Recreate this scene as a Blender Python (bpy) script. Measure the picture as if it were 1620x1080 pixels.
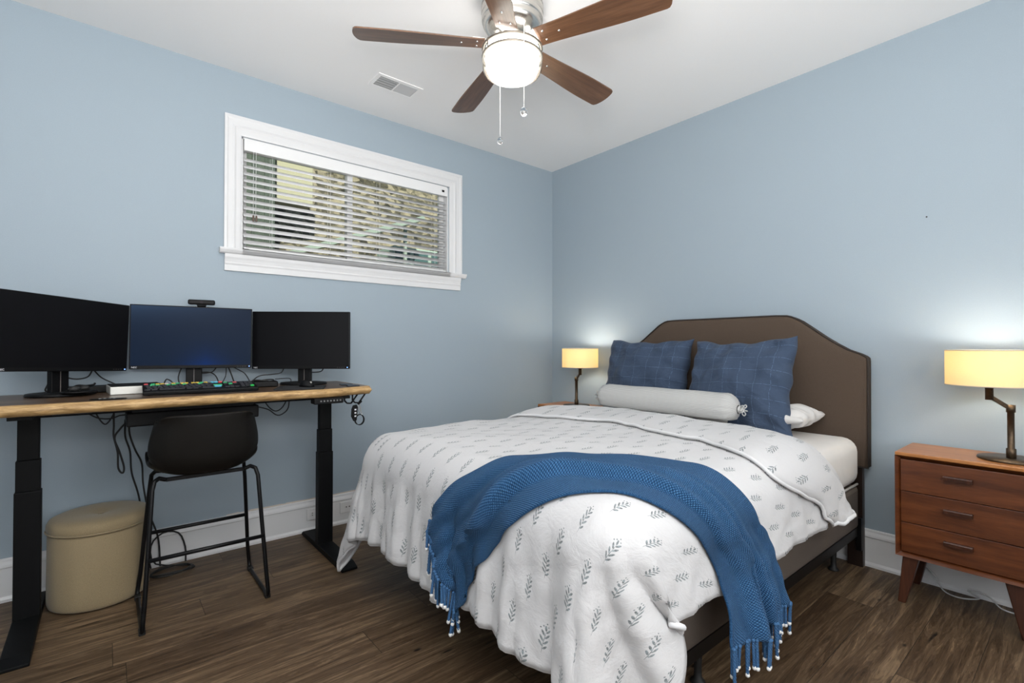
import bpy, bmesh, math, random
from mathutils import Vector, Matrix, Euler
random.seed(7)
for _o in list(bpy.data.objects): bpy.data.objects.remove(_o, do_unlink=True)
SC = bpy.context.scene
COL = SC.collection
PI = math.pi
R_ = math.radians

# ------------------------------------------------------------------ camera
cd = bpy.data.cameras.new('camera'); cam = bpy.data.objects.new('camera', cd); COL.objects.link(cam)
cd.sensor_width = 36.0; cd.lens = 774.22*36/1620; cd.clip_start = .05
cam.location = (-3.136, -3.209, 1.16)
cam.rotation_euler = (R_(90.627), R_(-.037), R_(-39.649))
SC.camera = cam

# ------------------------------------------------------------------ world, sun, added fill, exposure
w = bpy.data.worlds.new('world'); SC.world = w; w.use_nodes = True
wt = w.node_tree; wt.nodes.clear()
bg = wt.nodes.new('ShaderNodeBackground'); wo = wt.nodes.new('ShaderNodeOutputWorld')
sky = wt.nodes.new('ShaderNodeTexSky'); sky.sky_type = 'HOSEK_WILKIE'; sky.turbidity = 4.0; sky.sun_direction = (-.2, -.7, .6)
bg.inputs['Strength'].default_value = 3.2
wt.links.new(sky.outputs[0], bg.inputs[0]); wt.links.new(bg.outputs[0], wo.inputs[0])
sd = bpy.data.lights.new('sun', 'SUN'); sd.energy = 9.0; sd.angle = R_(1); sd.color = (1, .9, .74)
so = bpy.data.objects.new('sun', sd); COL.objects.link(so); so.rotation_euler = (R_(47), 0, R_(-20))
def area(name, loc, rot, sx, sy, energy, color):
    l = bpy.data.lights.new(name, 'AREA'); l.shape = 'RECTANGLE'; l.size = sx; l.size_y = sy; l.energy = energy; l.color = color
    o = bpy.data.objects.new(name, l); COL.objects.link(o); o.location = loc; o.rotation_euler = rot
    return o
# unseen area lights added as fill behind and beside the camera, no openings there
area('fill_back', (-2.2, -4.10, 1.45), (R_(90), 0, 0), 2.6, 1.5, 40, (1.0, .985, .97))
area('fill_side', (-4.75, -2.6, 1.3), (0, R_(-90), 0), 2.0, 1.2, 10, (1.0, .98, .96))
# photographer's flash bounced off the ceiling behind the camera
area('bounced_flash', (-3.3, -3.3, 1.75), Vector((-.26, -.34, -.90)).to_track_quat('Z', 'Y').to_euler(), 1.0, 1.0, 102, (1.0, .985, .97))
vs = SC.view_settings
vs.view_transform = 'Standard'; vs.look = 'None'; vs.exposure = 0.0; vs.gamma = 1.0; vs.use_curve_mapping = False

# ------------------------------------------------------------------ node helpers
class NT:
    def __init__(s, mat): s.t = mat.node_tree
    def n(s, typ, ins=None, **props):
        nd = s.t.nodes.new('ShaderNode'+typ)
        for k, v in props.items(): setattr(nd, k, v)
        for k, v in (ins or {}).items():
            if isinstance(v, bpy.types.NodeSocket): s.t.links.new(v, nd.inputs[k])
            else: nd.inputs[k].default_value = v
        return nd
    def m(s, op, a, b=None, c=None, clamp=False):
        ins = {0: a}
        if b is not None: ins[1] = b
        if c is not None: ins[2] = c
        nd = s.n('Math', ins, operation=op); nd.use_clamp = clamp
        return nd.outputs[0]
    def mix(s, f, a, b, mode='MIX'):
        nd = s.n('Mix', None, data_type='RGBA', blend_type=mode)
        for i, v in ((0, f), (6, a), (7, b)):
            if isinstance(v, bpy.types.NodeSocket): s.t.links.new(v, nd.inputs[i])
            else: nd.inputs[i].default_value = v if i == 0 else (*v[:3], 1)
        return nd.outputs[2]
    def ramp(s, f, stops):
        nd = s.n('ValToRGB', {0: f}); cr = nd.color_ramp
        while len(cr.elements) < len(stops): cr.elements.new(.5)
        for e, (p, c) in zip(cr.elements, stops): e.position = p; e.color = (*c, 1)
        return nd.outputs[0]
    def xyz(s, v):
        nd = s.n('SeparateXYZ', {0: v}); return nd.outputs[0], nd.outputs[1], nd.outputs[2]
    def comb(s, x, y, z=0.0): return s.n('CombineXYZ', {0: x, 1: y, 2: z}).outputs[0]
    def bump(s, h, strength=.3, dist=.01): return s.n('Bump', {'Height': h, 'Strength': strength, 'Distance': dist}).outputs[0]
def mat(name, col=(.8, .8, .8), rough=.5, metal=0.0, **kw):
    m = bpy.data.materials.new(name); m.use_nodes = True
    b = m.node_tree.nodes['Principled BSDF']
    b.inputs['Base Color'].default_value = (*col, 1); b.inputs['Roughness'].default_value = rough; b.inputs['Metallic'].default_value = metal
    for k, v in kw.items():
        b.inputs[k.replace('_', ' ')].default_value = v
    m.diffuse_color = (*col, 1)
    return m, NT(m), b
def link(nt, out, b, name): nt.t.links.new(out, b.inputs[name])
def noisy(name, col, rough, scale=60, var=.15, bump=.0, coord='Object', stretch=(1, 1, 1), metal=0.0, bdist=.002, **kw):
    m, t, b = mat(name, col, rough, metal, **kw)
    tc = t.n('TexCoord').outputs[coord]
    mp = t.n('Mapping', {'Vector': tc, 'Scale': stretch}).outputs[0]
    nz = t.n('TexNoise', {'Vector': mp, 'Scale': scale, 'Detail': 4.0, 'Roughness': .6})
    lo = tuple(c*(1-var) for c in col); hi = tuple(min(1, c*(1+var)) for c in col)
    link(t, t.ramp(nz.outputs[0], [(.3, lo), (.7, hi)]), b, 'Base Color')
    if bump: link(t, t.bump(nz.outputs[0], bump, bdist), b, 'Normal')
    return m

# ------------------------------------------------------------------ materials
M = {}
M['wall'] = noisy('blue_grey_wall_paint', (.325, .392, .446), .65, scale=220, var=.02, bump=.12, bdist=.001)
M['ceil'] = noisy('ceiling_paint', (.90, .893, .885), .8, scale=180, var=.01, bump=.08, bdist=.001)
M['trim'] = mat('trim_paint', (.70, .70, .705), .4)[0]
M['plate'] = mat('white_plastic', (.74, .74, .74), .35)[0]
M['hole'] = mat('dark_slot', (.02, .02, .02), .6)[0]
m, t, b = mat('blind_vinyl', (.84, .84, .84), .4)
_tr = t.n('BsdfTranslucent', {'Color': (.85, .85, .83, 1)}); _mx = t.n('MixShader', {0: .08, 1: b.outputs[0], 2: _tr.outputs[0]})
t.t.links.new(_mx.outputs[0], t.t.nodes['Material Output'].inputs[0]); M['blind'] = m
M['black'] = noisy('black_plastic', (.0035, .0035, .004), .5, scale=400, var=.1, Specular_IOR_Level=.2)
M['blackmetal'] = noisy('black_powder_coat', (.003, .003, .0035), .4, scale=500, var=.15, bump=.15, bdist=.0005, Specular_IOR_Level=.25)
M['deskblack'] = noisy('desk_frame_black', (.0035, .0038, .0042), .55, scale=500, var=.15, bump=.1, bdist=.0005, Specular_IOR_Level=.15)
M['rubber'] = mat('rubber', (.01, .01, .01), .6)[0]
M['leather'] = noisy('dark_brown_leather', (.007, .006, .005), .5, scale=260, var=.2, bump=.35, bdist=.0008, Specular_IOR_Level=.22)
M['nickel'] = noisy('brushed_nickel', (.62, .60, .56), .24, scale=8, var=.08, stretch=(1, 1, 40), metal=1.0)
M['chrome'] = mat('chrome', (.8, .8, .8), .12, 1.0)[0]
M['silver'] = noisy('silver_aluminium', (.62, .61, .57), .35, scale=300, var=.05, metal=.35)
M['bronze'] = noisy('bronze_metal', (.085, .058, .036), .38, scale=80, var=.2, metal=.7)
M['sheet'] = noisy('white_cotton_sheet', (.68, .66, .64), .85, scale=12, var=.02, bump=.25, bdist=.01)
M['headboard'] = noisy('taupe_linen', (.088, .064, .048), .85, scale=700, var=.25, bump=.4, bdist=.001, Specular_IOR_Level=.15)
M['piping'] = mat('dark_piping', (.03, .022, .018), .7)[0]
M['boxspring'] = noisy('brown_damask', (.10, .08, .066), .75, scale=500, var=.3, bump=.3, bdist=.001)
M['beige'] = noisy('ottoman_linen', (.27, .205, .115), .85, scale=500, var=.22, bump=.4, bdist=.001, Sheen_Weight=.2)
M['white_hem'] = mat('duvet_piping', (.66, .66, .67), .8)[0]
M['screen_dark'] = mat('screen_glass_dark', (.005, .005, .006), .3, 0, Specular_IOR_Level=.12)[0]
M['navycase'] = mat('dark_navy_plastic', (.012, .02, .032), .4)[0]
M['clear'] = mat('clear_glass', (.9, .9, .9), .03, 0, Transmission_Weight=1.0, IOR=1.45)[0]
M['clearcord'] = mat('clear_cord', (.72, .72, .72), .25, 0, Alpha=.55)[0]
M['led'] = mat('power_led', (.1, .2, 1), .4, 0, Emission_Color=(.25, .45, 1, 1), Emission_Strength=2.0)[0]
M['logo'] = mat('logo_print', (.75, .76, .8), .5)[0]
M['brick'] = None

def wood(name, c0, c1, c2, rough=.35, scale=(1.6, 22, 22), bump=.1, nscale=1.4, dark=None):
    m, t, b = mat(name, c1, rough)
    tc = t.n('TexCoord').outputs['Object']
    v = t.n('Mapping', {'Vector': tc, 'Scale': scale}).outputs[0]
    n1 = t.n('TexNoise', {'Vector': v, 'Scale': nscale, 'Detail': 6.0, 'Roughness': .65, 'Distortion': .6}).outputs[0]
    n2 = t.n('TexNoise', {'Vector': v, 'Scale': nscale*6, 'Detail': 3.0, 'Roughness': .7}).outputs[0]
    f = t.m('ADD', t.m('MULTIPLY', n1, .75), t.m('MULTIPLY', n2, .25))
    link(t, t.ramp(f, [(.32, c0), (.5, c1), (.68, c2)]), b, 'Base Color')
    link(t, t.bump(f, bump, .002), b, 'Normal')
    return m
M['walnut'] = wood('walnut_nightstand', (.040, .010, .003), (.100, .028, .008), (.16, .050, .015), .32, scale=(12, 1.2, 12))
M['walnut_v'] = wood('walnut_leg', (.022, .007, .003), (.048, .014, .006), (.08, .025, .010), .4, scale=(20, 20, 2))
M['walnut_top_lamplit'] = wood('walnut_top_lamplit', (.24, .085, .022), (.36, .14, .038), (.46, .20, .062), .3, scale=(12, 1.2, 12))  # lamplight on the nightstand tops is painted into this wood colour
M['desk_top'] = wood('walnut_slab', (.03, .017, .010), (.085, .048, .027), (.19, .11, .06), .35, scale=(1.3, 16, 16))
M['desk_edge'] = wood('live_edge', (.16, .085, .03), (.44, .27, .11), (.68, .46, .22), .5, scale=(3.5, 14, 40), bump=.7, nscale=3)
M['blade'] = wood('fan_blade_walnut', (.065, .028, .014), (.125, .058, .028), (.19, .095, .05), .3, scale=(1.5, 22, 22))
M['blade_top'] = mat('fan_blade_silver_face', (.5, .48, .45), .3, .8)[0]

# floor: planks running along x
m, t, b = mat('oak_vinyl_planks', (.1, .07, .05), .42)
tc = t.n('TexCoord').outputs['Object']; x, y, z = t.xyz(tc)
row = t.m('FLOOR', t.m('DIVIDE', y, .182))
off = t.m('MULTIPLY', t.n('TexWhiteNoise', {'W': row}, noise_dimensions='1D').outputs[0], 1.22)
xs = t.m('DIVIDE', t.m('ADD', x, off), 1.22); cell = t.m('FLOOR', xs)
wn = t.n('TexWhiteNoise', {'Vector': t.comb(row, cell)}, noise_dimensions='2D'); r1 = wn.outputs[0]
shift = t.m('MULTIPLY', r1, 37.0)
gv = t.comb(t.m('ADD', t.m('MULTIPLY', x, 1.5), shift), t.m('ADD', t.m('MULTIPLY', y, 19.0), shift), shift)
warp = t.n('TexNoise', {'Vector': gv, 'Scale': 1.3, 'Detail': 5.0, 'Roughness': .6, 'Distortion': 1.2}).outputs[0]
fine = t.n('TexNoise', {'Vector': t.comb(t.m('ADD', t.m('MULTIPLY', x, 6), shift), t.m('ADD', t.m('MULTIPLY', y, 130.0), shift), 0.0), 'Scale': 1.0, 'Detail': 5.0, 'Roughness': .75}).outputs[0]
ringv = t.m('SINE', t.m('MULTIPLY', warp, 60.0))
f = t.m('ADD', t.m('ADD', t.m('MULTIPLY', warp, .58), t.m('MULTIPLY', fine, .40)), t.m('MULTIPLY', ringv, .030))
f = t.m('ADD', f, t.m('MULTIPLY', t.m('SUBTRACT', r1, .5), .10))
colr = t.ramp(f, [(.30, (.026, .015, .008)), (.42, (.062, .037, .020)), (.53, (.115, .074, .042)), (.68, (.25, .17, .10))])
# dark splits along the grain and small knots
cv = t.comb(t.m('ADD', t.m('MULTIPLY', x, 3.2), shift), t.m('ADD', t.m('MULTIPLY', y, 26.0), shift), 0.0)
cr = t.n('TexNoise', {'Vector': cv, 'Scale': 1.0, 'Detail': 2.0, 'Roughness': .4, 'Distortion': .4}).outputs[0]
crack = t.m('MULTIPLY', t.m('SUBTRACT', .285, cr), 28.0, clamp=True)
colr = t.mix(crack, colr, (.010, .007, .005))
kv = t.n('TexVoronoi', {'Vector': t.comb(t.m('MULTIPLY', x, 1.0), t.m('MULTIPLY', y, 2.2), 0.0), 'Scale': 2.1, 'Randomness': 1.0}).outputs['Distance']
knot = t.m('MULTIPLY', t.m('SUBTRACT', .045, kv), 40.0, clamp=True)
colr = t.mix(knot, colr, (.012, .008, .006))
fy = t.m('FRACT', t.m('DIVIDE', y, .182)); fx = t.m('FRACT', xs)
def near(t, v, wd): return t.m('MAXIMUM', t.m('LESS_THAN', v, wd), t.m('GREATER_THAN', v, 1-wd))
seam = t.m('MAXIMUM', near(t, fy, .007), near(t, fx, .0011))
colr = t.mix(t.m('MULTIPLY', seam, .75), colr, (.012, .009, .007))
link(t, colr, b, 'Base Color')
link(t, t.bump(t.m('SUBTRACT', f, t.m('ADD', t.m('MULTIPLY', seam, .5), t.m('MULTIPLY', crack, .3))), .35, .002), b, 'Normal')
link(t, t.m('ADD', .36, t.m('MULTIPLY', fine, .22)), b, 'Roughness')
b.inputs['Specular IOR Level'].default_value = .3
M['floor'] = m

# duvet with printed sprigs, UVs in metres (u across, v toward the head)
m, t, b = mat('sprig_print_cotton', (.8, .8, .82), .85, 0, Sheen_Weight=.15)
uv = t.n('UVMap').outputs[0]; u, v, _ = t.xyz(uv)
PX, PY = .110, .100
rw = t.m('FLOOR', t.m('DIVIDE', v, PY))
uo = t.m('ADD', u, t.m('MULTIPLY', t.m('MODULO', t.m('ABSOLUTE', rw), 2.0), PX/2))
lu = t.m('MULTIPLY', t.m('SUBTRACT', t.m('FRACT', t.m('DIVIDE', uo, PX)), .5), PX)
lv = t.m('MULTIPLY', t.m('SUBTRACT', t.m('FRACT', t.m('DIVIDE', v, PY)), .5), PY)
mask = None
def ell(cx, cy, a_, b_, ang, sgn=1):
    c, s = math.cos(ang), math.sin(ang)
    dx = t.m('SUBTRACT', lu, cx); dy = t.m('SUBTRACT', lv, cy)
    p = t.m('MULTIPLY_ADD', dx, c/a_, t.m('MULTIPLY', dy, s/a_)); q = t.m('MULTIPLY_ADD', dx, -s/b_, t.m('MULTIPLY', dy, c/b_))
    r = t.m('MULTIPLY_ADD', p, p, t.m('MULTIPLY', q, q))
    return t.m('MULTIPLY', t.m('SUBTRACT', 1.15, r), 4.0, clamp=True)
th0 = R_(97)     # lean of the sprig
def pt(s_, o_): return (math.cos(th0)*s_-math.sin(th0)*o_, math.sin(th0)*s_+math.cos(th0)*o_)
shapes = [(*pt(-.010, 0), .030, .0007, th0)]
for s_, sd_, ln in ((-.026, 1, .0075), (-.020, -1, .008), (-.012, 1, .0085), (-.006, -1, .008), (.003, 1, .0085), (.009, -1, .0075), (.017, 1, .0075), (.022, -.4, .0068)):
    shapes.append((*pt(s_+ln*.55, sd_*(.0028+ln*.36)), ln, .0024, th0+sd_*.60))
for s_, o_ in ((.032, .004), (.030, -.008), (.038, -.002), (.024, -.013)):
    shapes.append((*pt(s_, o_), .0018, .0018, 0))
for sh in shapes:
    e = ell(*sh); mask = e if mask is None else t.m('MAXIMUM', mask, e)
ink = t.n('TexNoise', {'Vector': uv, 'Scale': 160.0, 'Detail': 2.0}).outputs[0]
inkc = t.ramp(ink, [(.35, (.03, .04, .04)), (.7, (.24, .30, .32))])
weave = t.n('TexNoise', {'Vector': uv, 'Scale': 14.0, 'Detail': 5.0, 'Roughness': .6, 'Distortion': .5}).outputs[0]
link(t, t.mix(t.m('MULTIPLY', mask, .82), (.57, .565, .57), inkc), b, 'Base Color')
link(t, t.bump(weave, .38, .014), b, 'Normal')
M['duvet'] = m

# woven throw, UVs in metres
m, t, b = mat('blue_woven_throw', (.03, .1, .24), .85, 0, Sheen_Weight=.04, Specular_IOR_Level=.2)
uv = t.n('UVMap').outputs[0]; u, v, _ = t.xyz(uv)
wu = t.m('SINE', t.m('MULTIPLY', u, 2*PI/.0085)); wv = t.m('SINE', t.m('MULTIPLY', v, 2*PI/.0062))
wv2 = t.m('SINE', t.m('ADD', t.m('MULTIPLY', v, 2*PI/.0062), t.m('MULTIPLY', t.m('SIGN', wu), PI/2)))
h = t.m('MULTIPLY_ADD', t.m('ABSOLUTE', wu), .5, t.m('MULTIPLY', wv2, .5))
nz = t.n('TexNoise', {'Vector': uv, 'Scale': 240.0, 'Detail': 2.0}).outputs[0]
hh = t.m('ADD', h, t.m('MULTIPLY', nz, .8))
link(t, t.ramp(t.m('MULTIPLY', hh, .62), [(.08, (.006, .030, .085)), (.5, (.020, .090, .215)), (.95, (.085, .215, .40))]), b, 'Base Color')
link(t, t.bump(h, .9, .003), b, 'Normal')
M['throw'] = m
M['tassel'] = noisy('blue_twisted_yarn', (.035, .11, .24), .85, scale=400, var=.35, bump=.5)
M['tassel_tip'] = mat('white_yarn_knot', (.75, .75, .74), .9)[0]

# navy pillow with window-pane stitching, UV 0..1
m, t, b = mat('navy_quilted_linen', (.05, .075, .14), .8, 0, Sheen_Weight=.06, Specular_IOR_Level=.2)
uv = t.n('UVMap').outputs[0]
nzv = t.n('TexNoise', {'Vector': uv, 'Scale': 6.0, 'Detail': 2.0}).outputs['Color']
wuv = t.n('VectorMath', {0: uv, 1: t.n('VectorMath', {0: nzv, 'Scale': .02}, operation='SCALE').outputs[0]}, operation='ADD').outputs[0]
u, v, _ = t.xyz(wuv)
def stitch(c, n):
    fr = t.m('FRACT', t.m('MULTIPLY', c, n)); return t.m('LESS_THAN', t.m('ABSOLUTE', t.m('SUBTRACT', fr, .5)), .018)
st = t.m('MAXIMUM', stitch(u, 7.3), stitch(v, 7.3))
dash = t.m('GREATER_THAN', t.n('TexNoise', {'Vector': uv, 'Scale': 90.0, 'Detail': 1.0}).outputs[0], .47)
st = t.m('MULTIPLY', st, dash)
fab = t.n('TexNoise', {'Vector': t.n('Mapping', {'Vector': uv, 'Scale': (3, 1, 1)}).outputs[0], 'Scale': 180.0, 'Detail': 3.0}).outputs[0]
base = t.ramp(fab, [(.3, (.030, .047, .082)), (.7, (.062, .092, .152))])
link(t, t.mix(t.m('MULTIPLY', st, .6), base, (.12, .19, .30)), b, 'Base Color')
big = t.n('TexNoise', {'Vector': uv, 'Scale': 7.0, 'Detail': 3.0, 'Distortion': .8}).outputs[0]
link(t, t.bump(t.m('ADD', t.m('MULTIPLY', big, 2.2), t.m('SUBTRACT', t.m('MULTIPLY', fab, .12), t.m('MULTIPLY', st, .25))), .6, .012), b, 'Normal')
M['navy'] = m

# bolster: fine grey stripes across the axis, UV u = along, v = around (metres)
m, t, b = mat('striped_bolster', (.6, .59, .56), .85)
uv = t.n('UVMap').outputs[0]; u, v, _ = t.xyz(uv)
s1 = t.m('SINE', t.m('MULTIPLY', v, 2*PI/.0078)); s2 = t.m('MULTIPLY', t.m('ADD', s1, 1.0), .5)
link(t, t.mix(s2, (.60, .595, .575), (.33, .335, .335)), b, 'Base Color')
cr = t.n('TexNoise', {'Vector': t.n('Mapping', {'Vector': uv, 'Scale': (14, 60, 1)}).outputs[0], 'Scale': 3.0, 'Detail': 3.0}).outputs[0]
link(t, t.bump(cr, .5, .004), b, 'Normal')
M['bolster'] = m

# ------------------------------------------------------------------ mesh helpers
def tag(o, label=None, cat=None, group=None, kind=None):
    if label: o['label'] = label
    if cat: o['category'] = cat
    if group: o['group'] = group
    if kind: o['kind'] = kind
    return o
def thing(name, label, cat, loc=(0, 0, 0), rz=0.0, group=None):
    o = bpy.data.objects.new(name, None); COL.objects.link(o); o.empty_display_size = .05
    o.location = loc; o.rotation_euler = (0, 0, rz)
    return tag(o, label, cat, group)
class MB:
    def __init__(s): s.bm = bmesh.new(); s.mi = 0; s.uv = None
    def _fin(s, faces, smooth=False):
        for f in faces: f.material_index = s.mi; f.smooth = smooth
        return s
    def box(s, x0, x1, y0, y1, z0, z1, bev=0.0, seg=2, mtx=None):
        r = bmesh.ops.create_cube(s.bm, size=1)
        vs_ = r['verts']
        for v_ in vs_:
            v_.co = Vector(((x0+x1)/2+v_.co.x*abs(x1-x0), (y0+y1)/2+v_.co.y*abs(y1-y0), (z0+z1)/2+v_.co.z*abs(z1-z0)))
        fs = set(f for v_ in vs_ for f in v_.link_faces)
        if bev > 0:
            es = list(set(e for v_ in vs_ for e in v_.link_edges))
            rr = bmesh.ops.bevel(s.bm, geom=es, offset=bev, segments=seg, affect='EDGES', profile=.5)
            fs = set(f for f in fs if f.is_valid) | set(rr['faces'])
            for v_ in rr['verts']: fs |= set(v_.link_faces)
        if mtx is not None:
            for v_ in set(v_ for f in fs for v_ in f.verts): v_.co = mtx @ v_.co
        s._fin(fs); return s
    def grid(s, pts, closed_u=False, closed_v=False, uvs=None, smooth=True, flip=False):
        """pts[i][j]"""
        n, k = len(pts), len(pts[0])
        vv = [[s.bm.verts.new(p) for p in row] for row in pts]
        lay = s.bm.loops.layers.uv.verify() if uvs else None
        fs = []
        for i in range(n if closed_u else n-1):
            for j in range(k if closed_v else k-1):
                idx = [(i, j), ((i+1) % n, j), ((i+1) % n, (j+1) % k), (i, (j+1) % k)]
                if flip: idx = idx[::-1]
                try: f = s.bm.faces.new([vv[a][c] for a, c in idx])
                except ValueError: continue
                if uvs:
                    for lp, (a, c) in zip(f.loops, idx): lp[lay].uv = uvs[a][c]
                fs.append(f)
        s._fin(fs, smooth); return vv
    def cap(s, vs_):
        try: s._fin([s.bm.faces.new(vs_)])
        except ValueError: pass
    def lathe(s, prof, seg=32, c=(0, 0, 0), smooth=True, a0=0, cap=True):
        pts = [[(c[0]+r*math.cos(2*PI*j/seg+a0), c[1]+r*math.sin(2*PI*j/seg+a0), c[2]+z) for j in range(seg)] for r, z in prof]
        vv = s.grid(pts, closed_v=True, smooth=smooth)
        if cap:
            if prof[0][0] > 1e-6: s.cap(vv[0][::-1])
            if prof[-1][0] > 1e-6: s.cap(vv[-1])
        return s
    def cyl(s, p0, p1, r0, r1=None, seg=16, smooth=True):
        r1 = r0 if r1 is None else r1
        p0, p1 = Vector(p0), Vector(p1); d = (p1-p0).normalized()
        a = d.orthogonal().normalized(); b_ = d.cross(a)
        rows = [[p+a*math.cos(2*PI*j/seg)*r+b_*math.sin(2*PI*j/seg)*r for j in range(seg)] for p, r in ((p0, r0), (p1, r1))]
        vv = s.grid(rows, closed_v=True, smooth=smooth); s.cap(vv[0][::-1]); s.cap(vv[1]); return s
    def tube(s, pts, r, seg=8, closed=False, rf=None, capends=True):
        pts = [Vector(p) for p in pts]; n = len(pts); rows = []
        up = None
        for i, p in enumerate(pts):
            if closed: d = pts[(i+1) % n]-pts[i-1]
            else: d = pts[min(i+1, n-1)]-pts[max(i-1, 0)]
            d.normalize()
            if up is None: up = d.orthogonal().normalized()
            up = (up-d*up.dot(d)).normalized(); b_ = d.cross(up)
            rr = r*(rf(i/(n-1)) if rf else 1)
            rows.append([p+up*math.cos(2*PI*j/seg)*rr+b_*math.sin(2*PI*j/seg)*rr for j in range(seg)])
        vv = s.grid(rows, closed_u=closed, closed_v=True)
        if not closed and capends: s.cap(vv[0][::-1]); s.cap(vv[-1])
        return s
    def prism(s, poly, axis, a, b_, smooth=False):
        """poly of 2d points extruded along axis (0,1,2) from a to b"""
        def P(q, h):
            l = list(q); l.insert(axis, h); return l
        v0 = [s.bm.verts.new(P(q, a)) for q in poly]; v1 = [s.bm.verts.new(P(q, b_)) for q in poly]
        n = len(poly); fs = []
        for i in range(n): fs.append(s.bm.faces.new((v0[i], v0[(i+1) % n], v1[(i+1) % n], v1[i])))
        fs.append(s.bm.faces.new(v0[::-1])); fs.append(s.bm.faces.new(v1)); s._fin(fs, smooth); return s
    def sphere(s, c, r, seg=16, rings=10, sc=(1, 1, 1)):
        prof = [(max(1e-4, math.sin(PI*i/rings))*r, -math.cos(PI*i/rings)*r) for i in range(rings+1)]
        pts = [[(c[0]+rr*math.cos(2*PI*j/seg)*sc[0], c[1]+rr*math.sin(2*PI*j/seg)*sc[1], c[2]+z*sc[2]) for j in range(seg)] for rr, z in prof]
        s.grid(pts, closed_v=True); return s
    def build(s, name, mats, parent=None, loc=None, rot=None, recalc=True, label=None):
        if recalc: bmesh.ops.recalc_face_normals(s.bm, faces=s.bm.faces[:])
        me = bpy.data.meshes.new(name); s.bm.to_mesh(me); s.bm.free()
        for m_ in (mats if isinstance(mats, (list, tuple)) else [mats]): me.materials.append(m_)
        o = bpy.data.objects.new(name, me); COL.objects.link(o)
        if parent: o.parent = parent
        if loc: o.location = loc
        if rot: o.rotation_euler = rot
        if label: o['label'] = label
        return o
def smooth_path(pts, n=8):
    pts = [Vector(p) for p in pts]; out = []
    for i in range(len(pts)-1):
        p0 = pts[max(i-1, 0)]; p1 = pts[i]; p2 = pts[i+1]; p3 = pts[min(i+2, len(pts)-1)]
        for k in range(n):
            q = k/n
            out.append(.5*((2*p1)+(p2-p0)*q+(2*p0-5*p1+4*p2-p3)*q*q+(3*p1-p0-3*p2+p3)*q**3))
    out.append(pts[-1]); return out
def copy_obj(o, parent=None, loc=None):
    c = o.copy(); COL.objects.link(c); c.parent = parent
    if loc is not None: c.location = loc
    return c
def struct(o): o['kind'] = 'structure'; return o
# --- bedding surface: cloth coordinates (a along the bed, b across) -> point ---

BX, BYR, BYL, BZ, BR = -2.17, -2.455, -0.83, 0.722, 0.14   # outer face of the foot, right side, left side, top, edge radius
def sstep(a, b, x):
    t = min(1.0, max(0.0, (x-a)/(b-a))); return t*t*(3-2*t)
def bed_pt(a, b):
    xi, y0, y1 = BX+BR, BYR+BR, BYL-BR
    dx = max(0.0, xi-a)
    dr, dl = max(0.0, y0-b), max(0.0, b-y1)
    dy = dr+dl
    d = math.hypot(dx, dy)
    cx, cy = max(a, xi), min(max(b, y0), y1)
    th = math.atan2(dx, dy) if d > 1e-9 else 0.0
    if b > -1.64: t = -(cx-xi)+.3*th+(y1-cy)
    else: t = (y1-y0)+.94-.3*th+(y1-cy)-(y1-y0)+(cx-xi)
    ux, uy = (-dx/d, (dl-dr)/d) if d > 1e-9 else (0.0, 0.0)
    corner = abs(math.sin(2*th)) if d > 1e-9 else 0.0
    q = math.pi/2*BR
    fl = .10+(.13 if b > -1.64 else .20)*corner
    if d < q: h, dz = BR*math.sin(d/BR), BR*(1-math.cos(d/BR))
    else: h, dz = BR+fl*(d-q), BR+math.sqrt(1-fl*fl)*(d-q)
    A = sstep(.10, .5, d)
    foot = sstep(0, .6, dx/(d+1e-6))
    rip = A*(.012*math.sin(t*17+.6)+.012*math.sin(t*31+2.1)+.009*math.sin(t*53+1.0)+.0045*math.sin(t*97+2.2*math.sin(d*6)))
    rip += A*.03*corner*math.sin(th*9+.5)
    rip *= .40+.60*foot
    rip += .0035*math.sin(a*41+1.7*math.sin(b*13))*math.sin(b*37+2*math.sin(a*11))*sstep(.05, .3, d)
    h += rip
    x, y, z = cx+ux*h, cy+uy*h, BZ-dz
    if dr > 0:
        g = 1-sstep(-2.03, -1.62, a) if dx == 0 else 1.0
        x += (.085*g*math.cos(th)**2+.23*math.sin(th)*math.cos(th)**2/.385)*sstep(.14, .60, d)
    # quilted puff and broad dome of the top
    flat = 1-sstep(0, .12, d)
    z += flat*(.006*math.sin(a*9.5+1)*math.sin(b*8.3)+.004*math.sin(a*21+b*9+math.sin(b*15))*math.sin(b*19+1.3*math.sin(a*12)))
    z += .018*(1-sstep(0.0, .35, dx))*math.cos((b+1.64)/.81*1.3)*(1-sstep(0, .3, d))
    return (x, y, max(z, .022))
def bed_off(a, b, o):
    e = .004
    p = bed_pt(a, b); p1 = bed_pt(a+e, b); p2 = bed_pt(a, b+e)
    u = [p1[i]-p[i] for i in range(3)]; v = [p2[i]-p[i] for i in range(3)]
    n = [u[1]*v[2]-u[2]*v[1], u[2]*v[0]-u[0]*v[2], u[0]*v[1]-u[1]*v[0]]
    l = math.sqrt(sum(c*c for c in n)) or 1
    return tuple(p[i]+n[i]/l*o for i in range(3))
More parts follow.
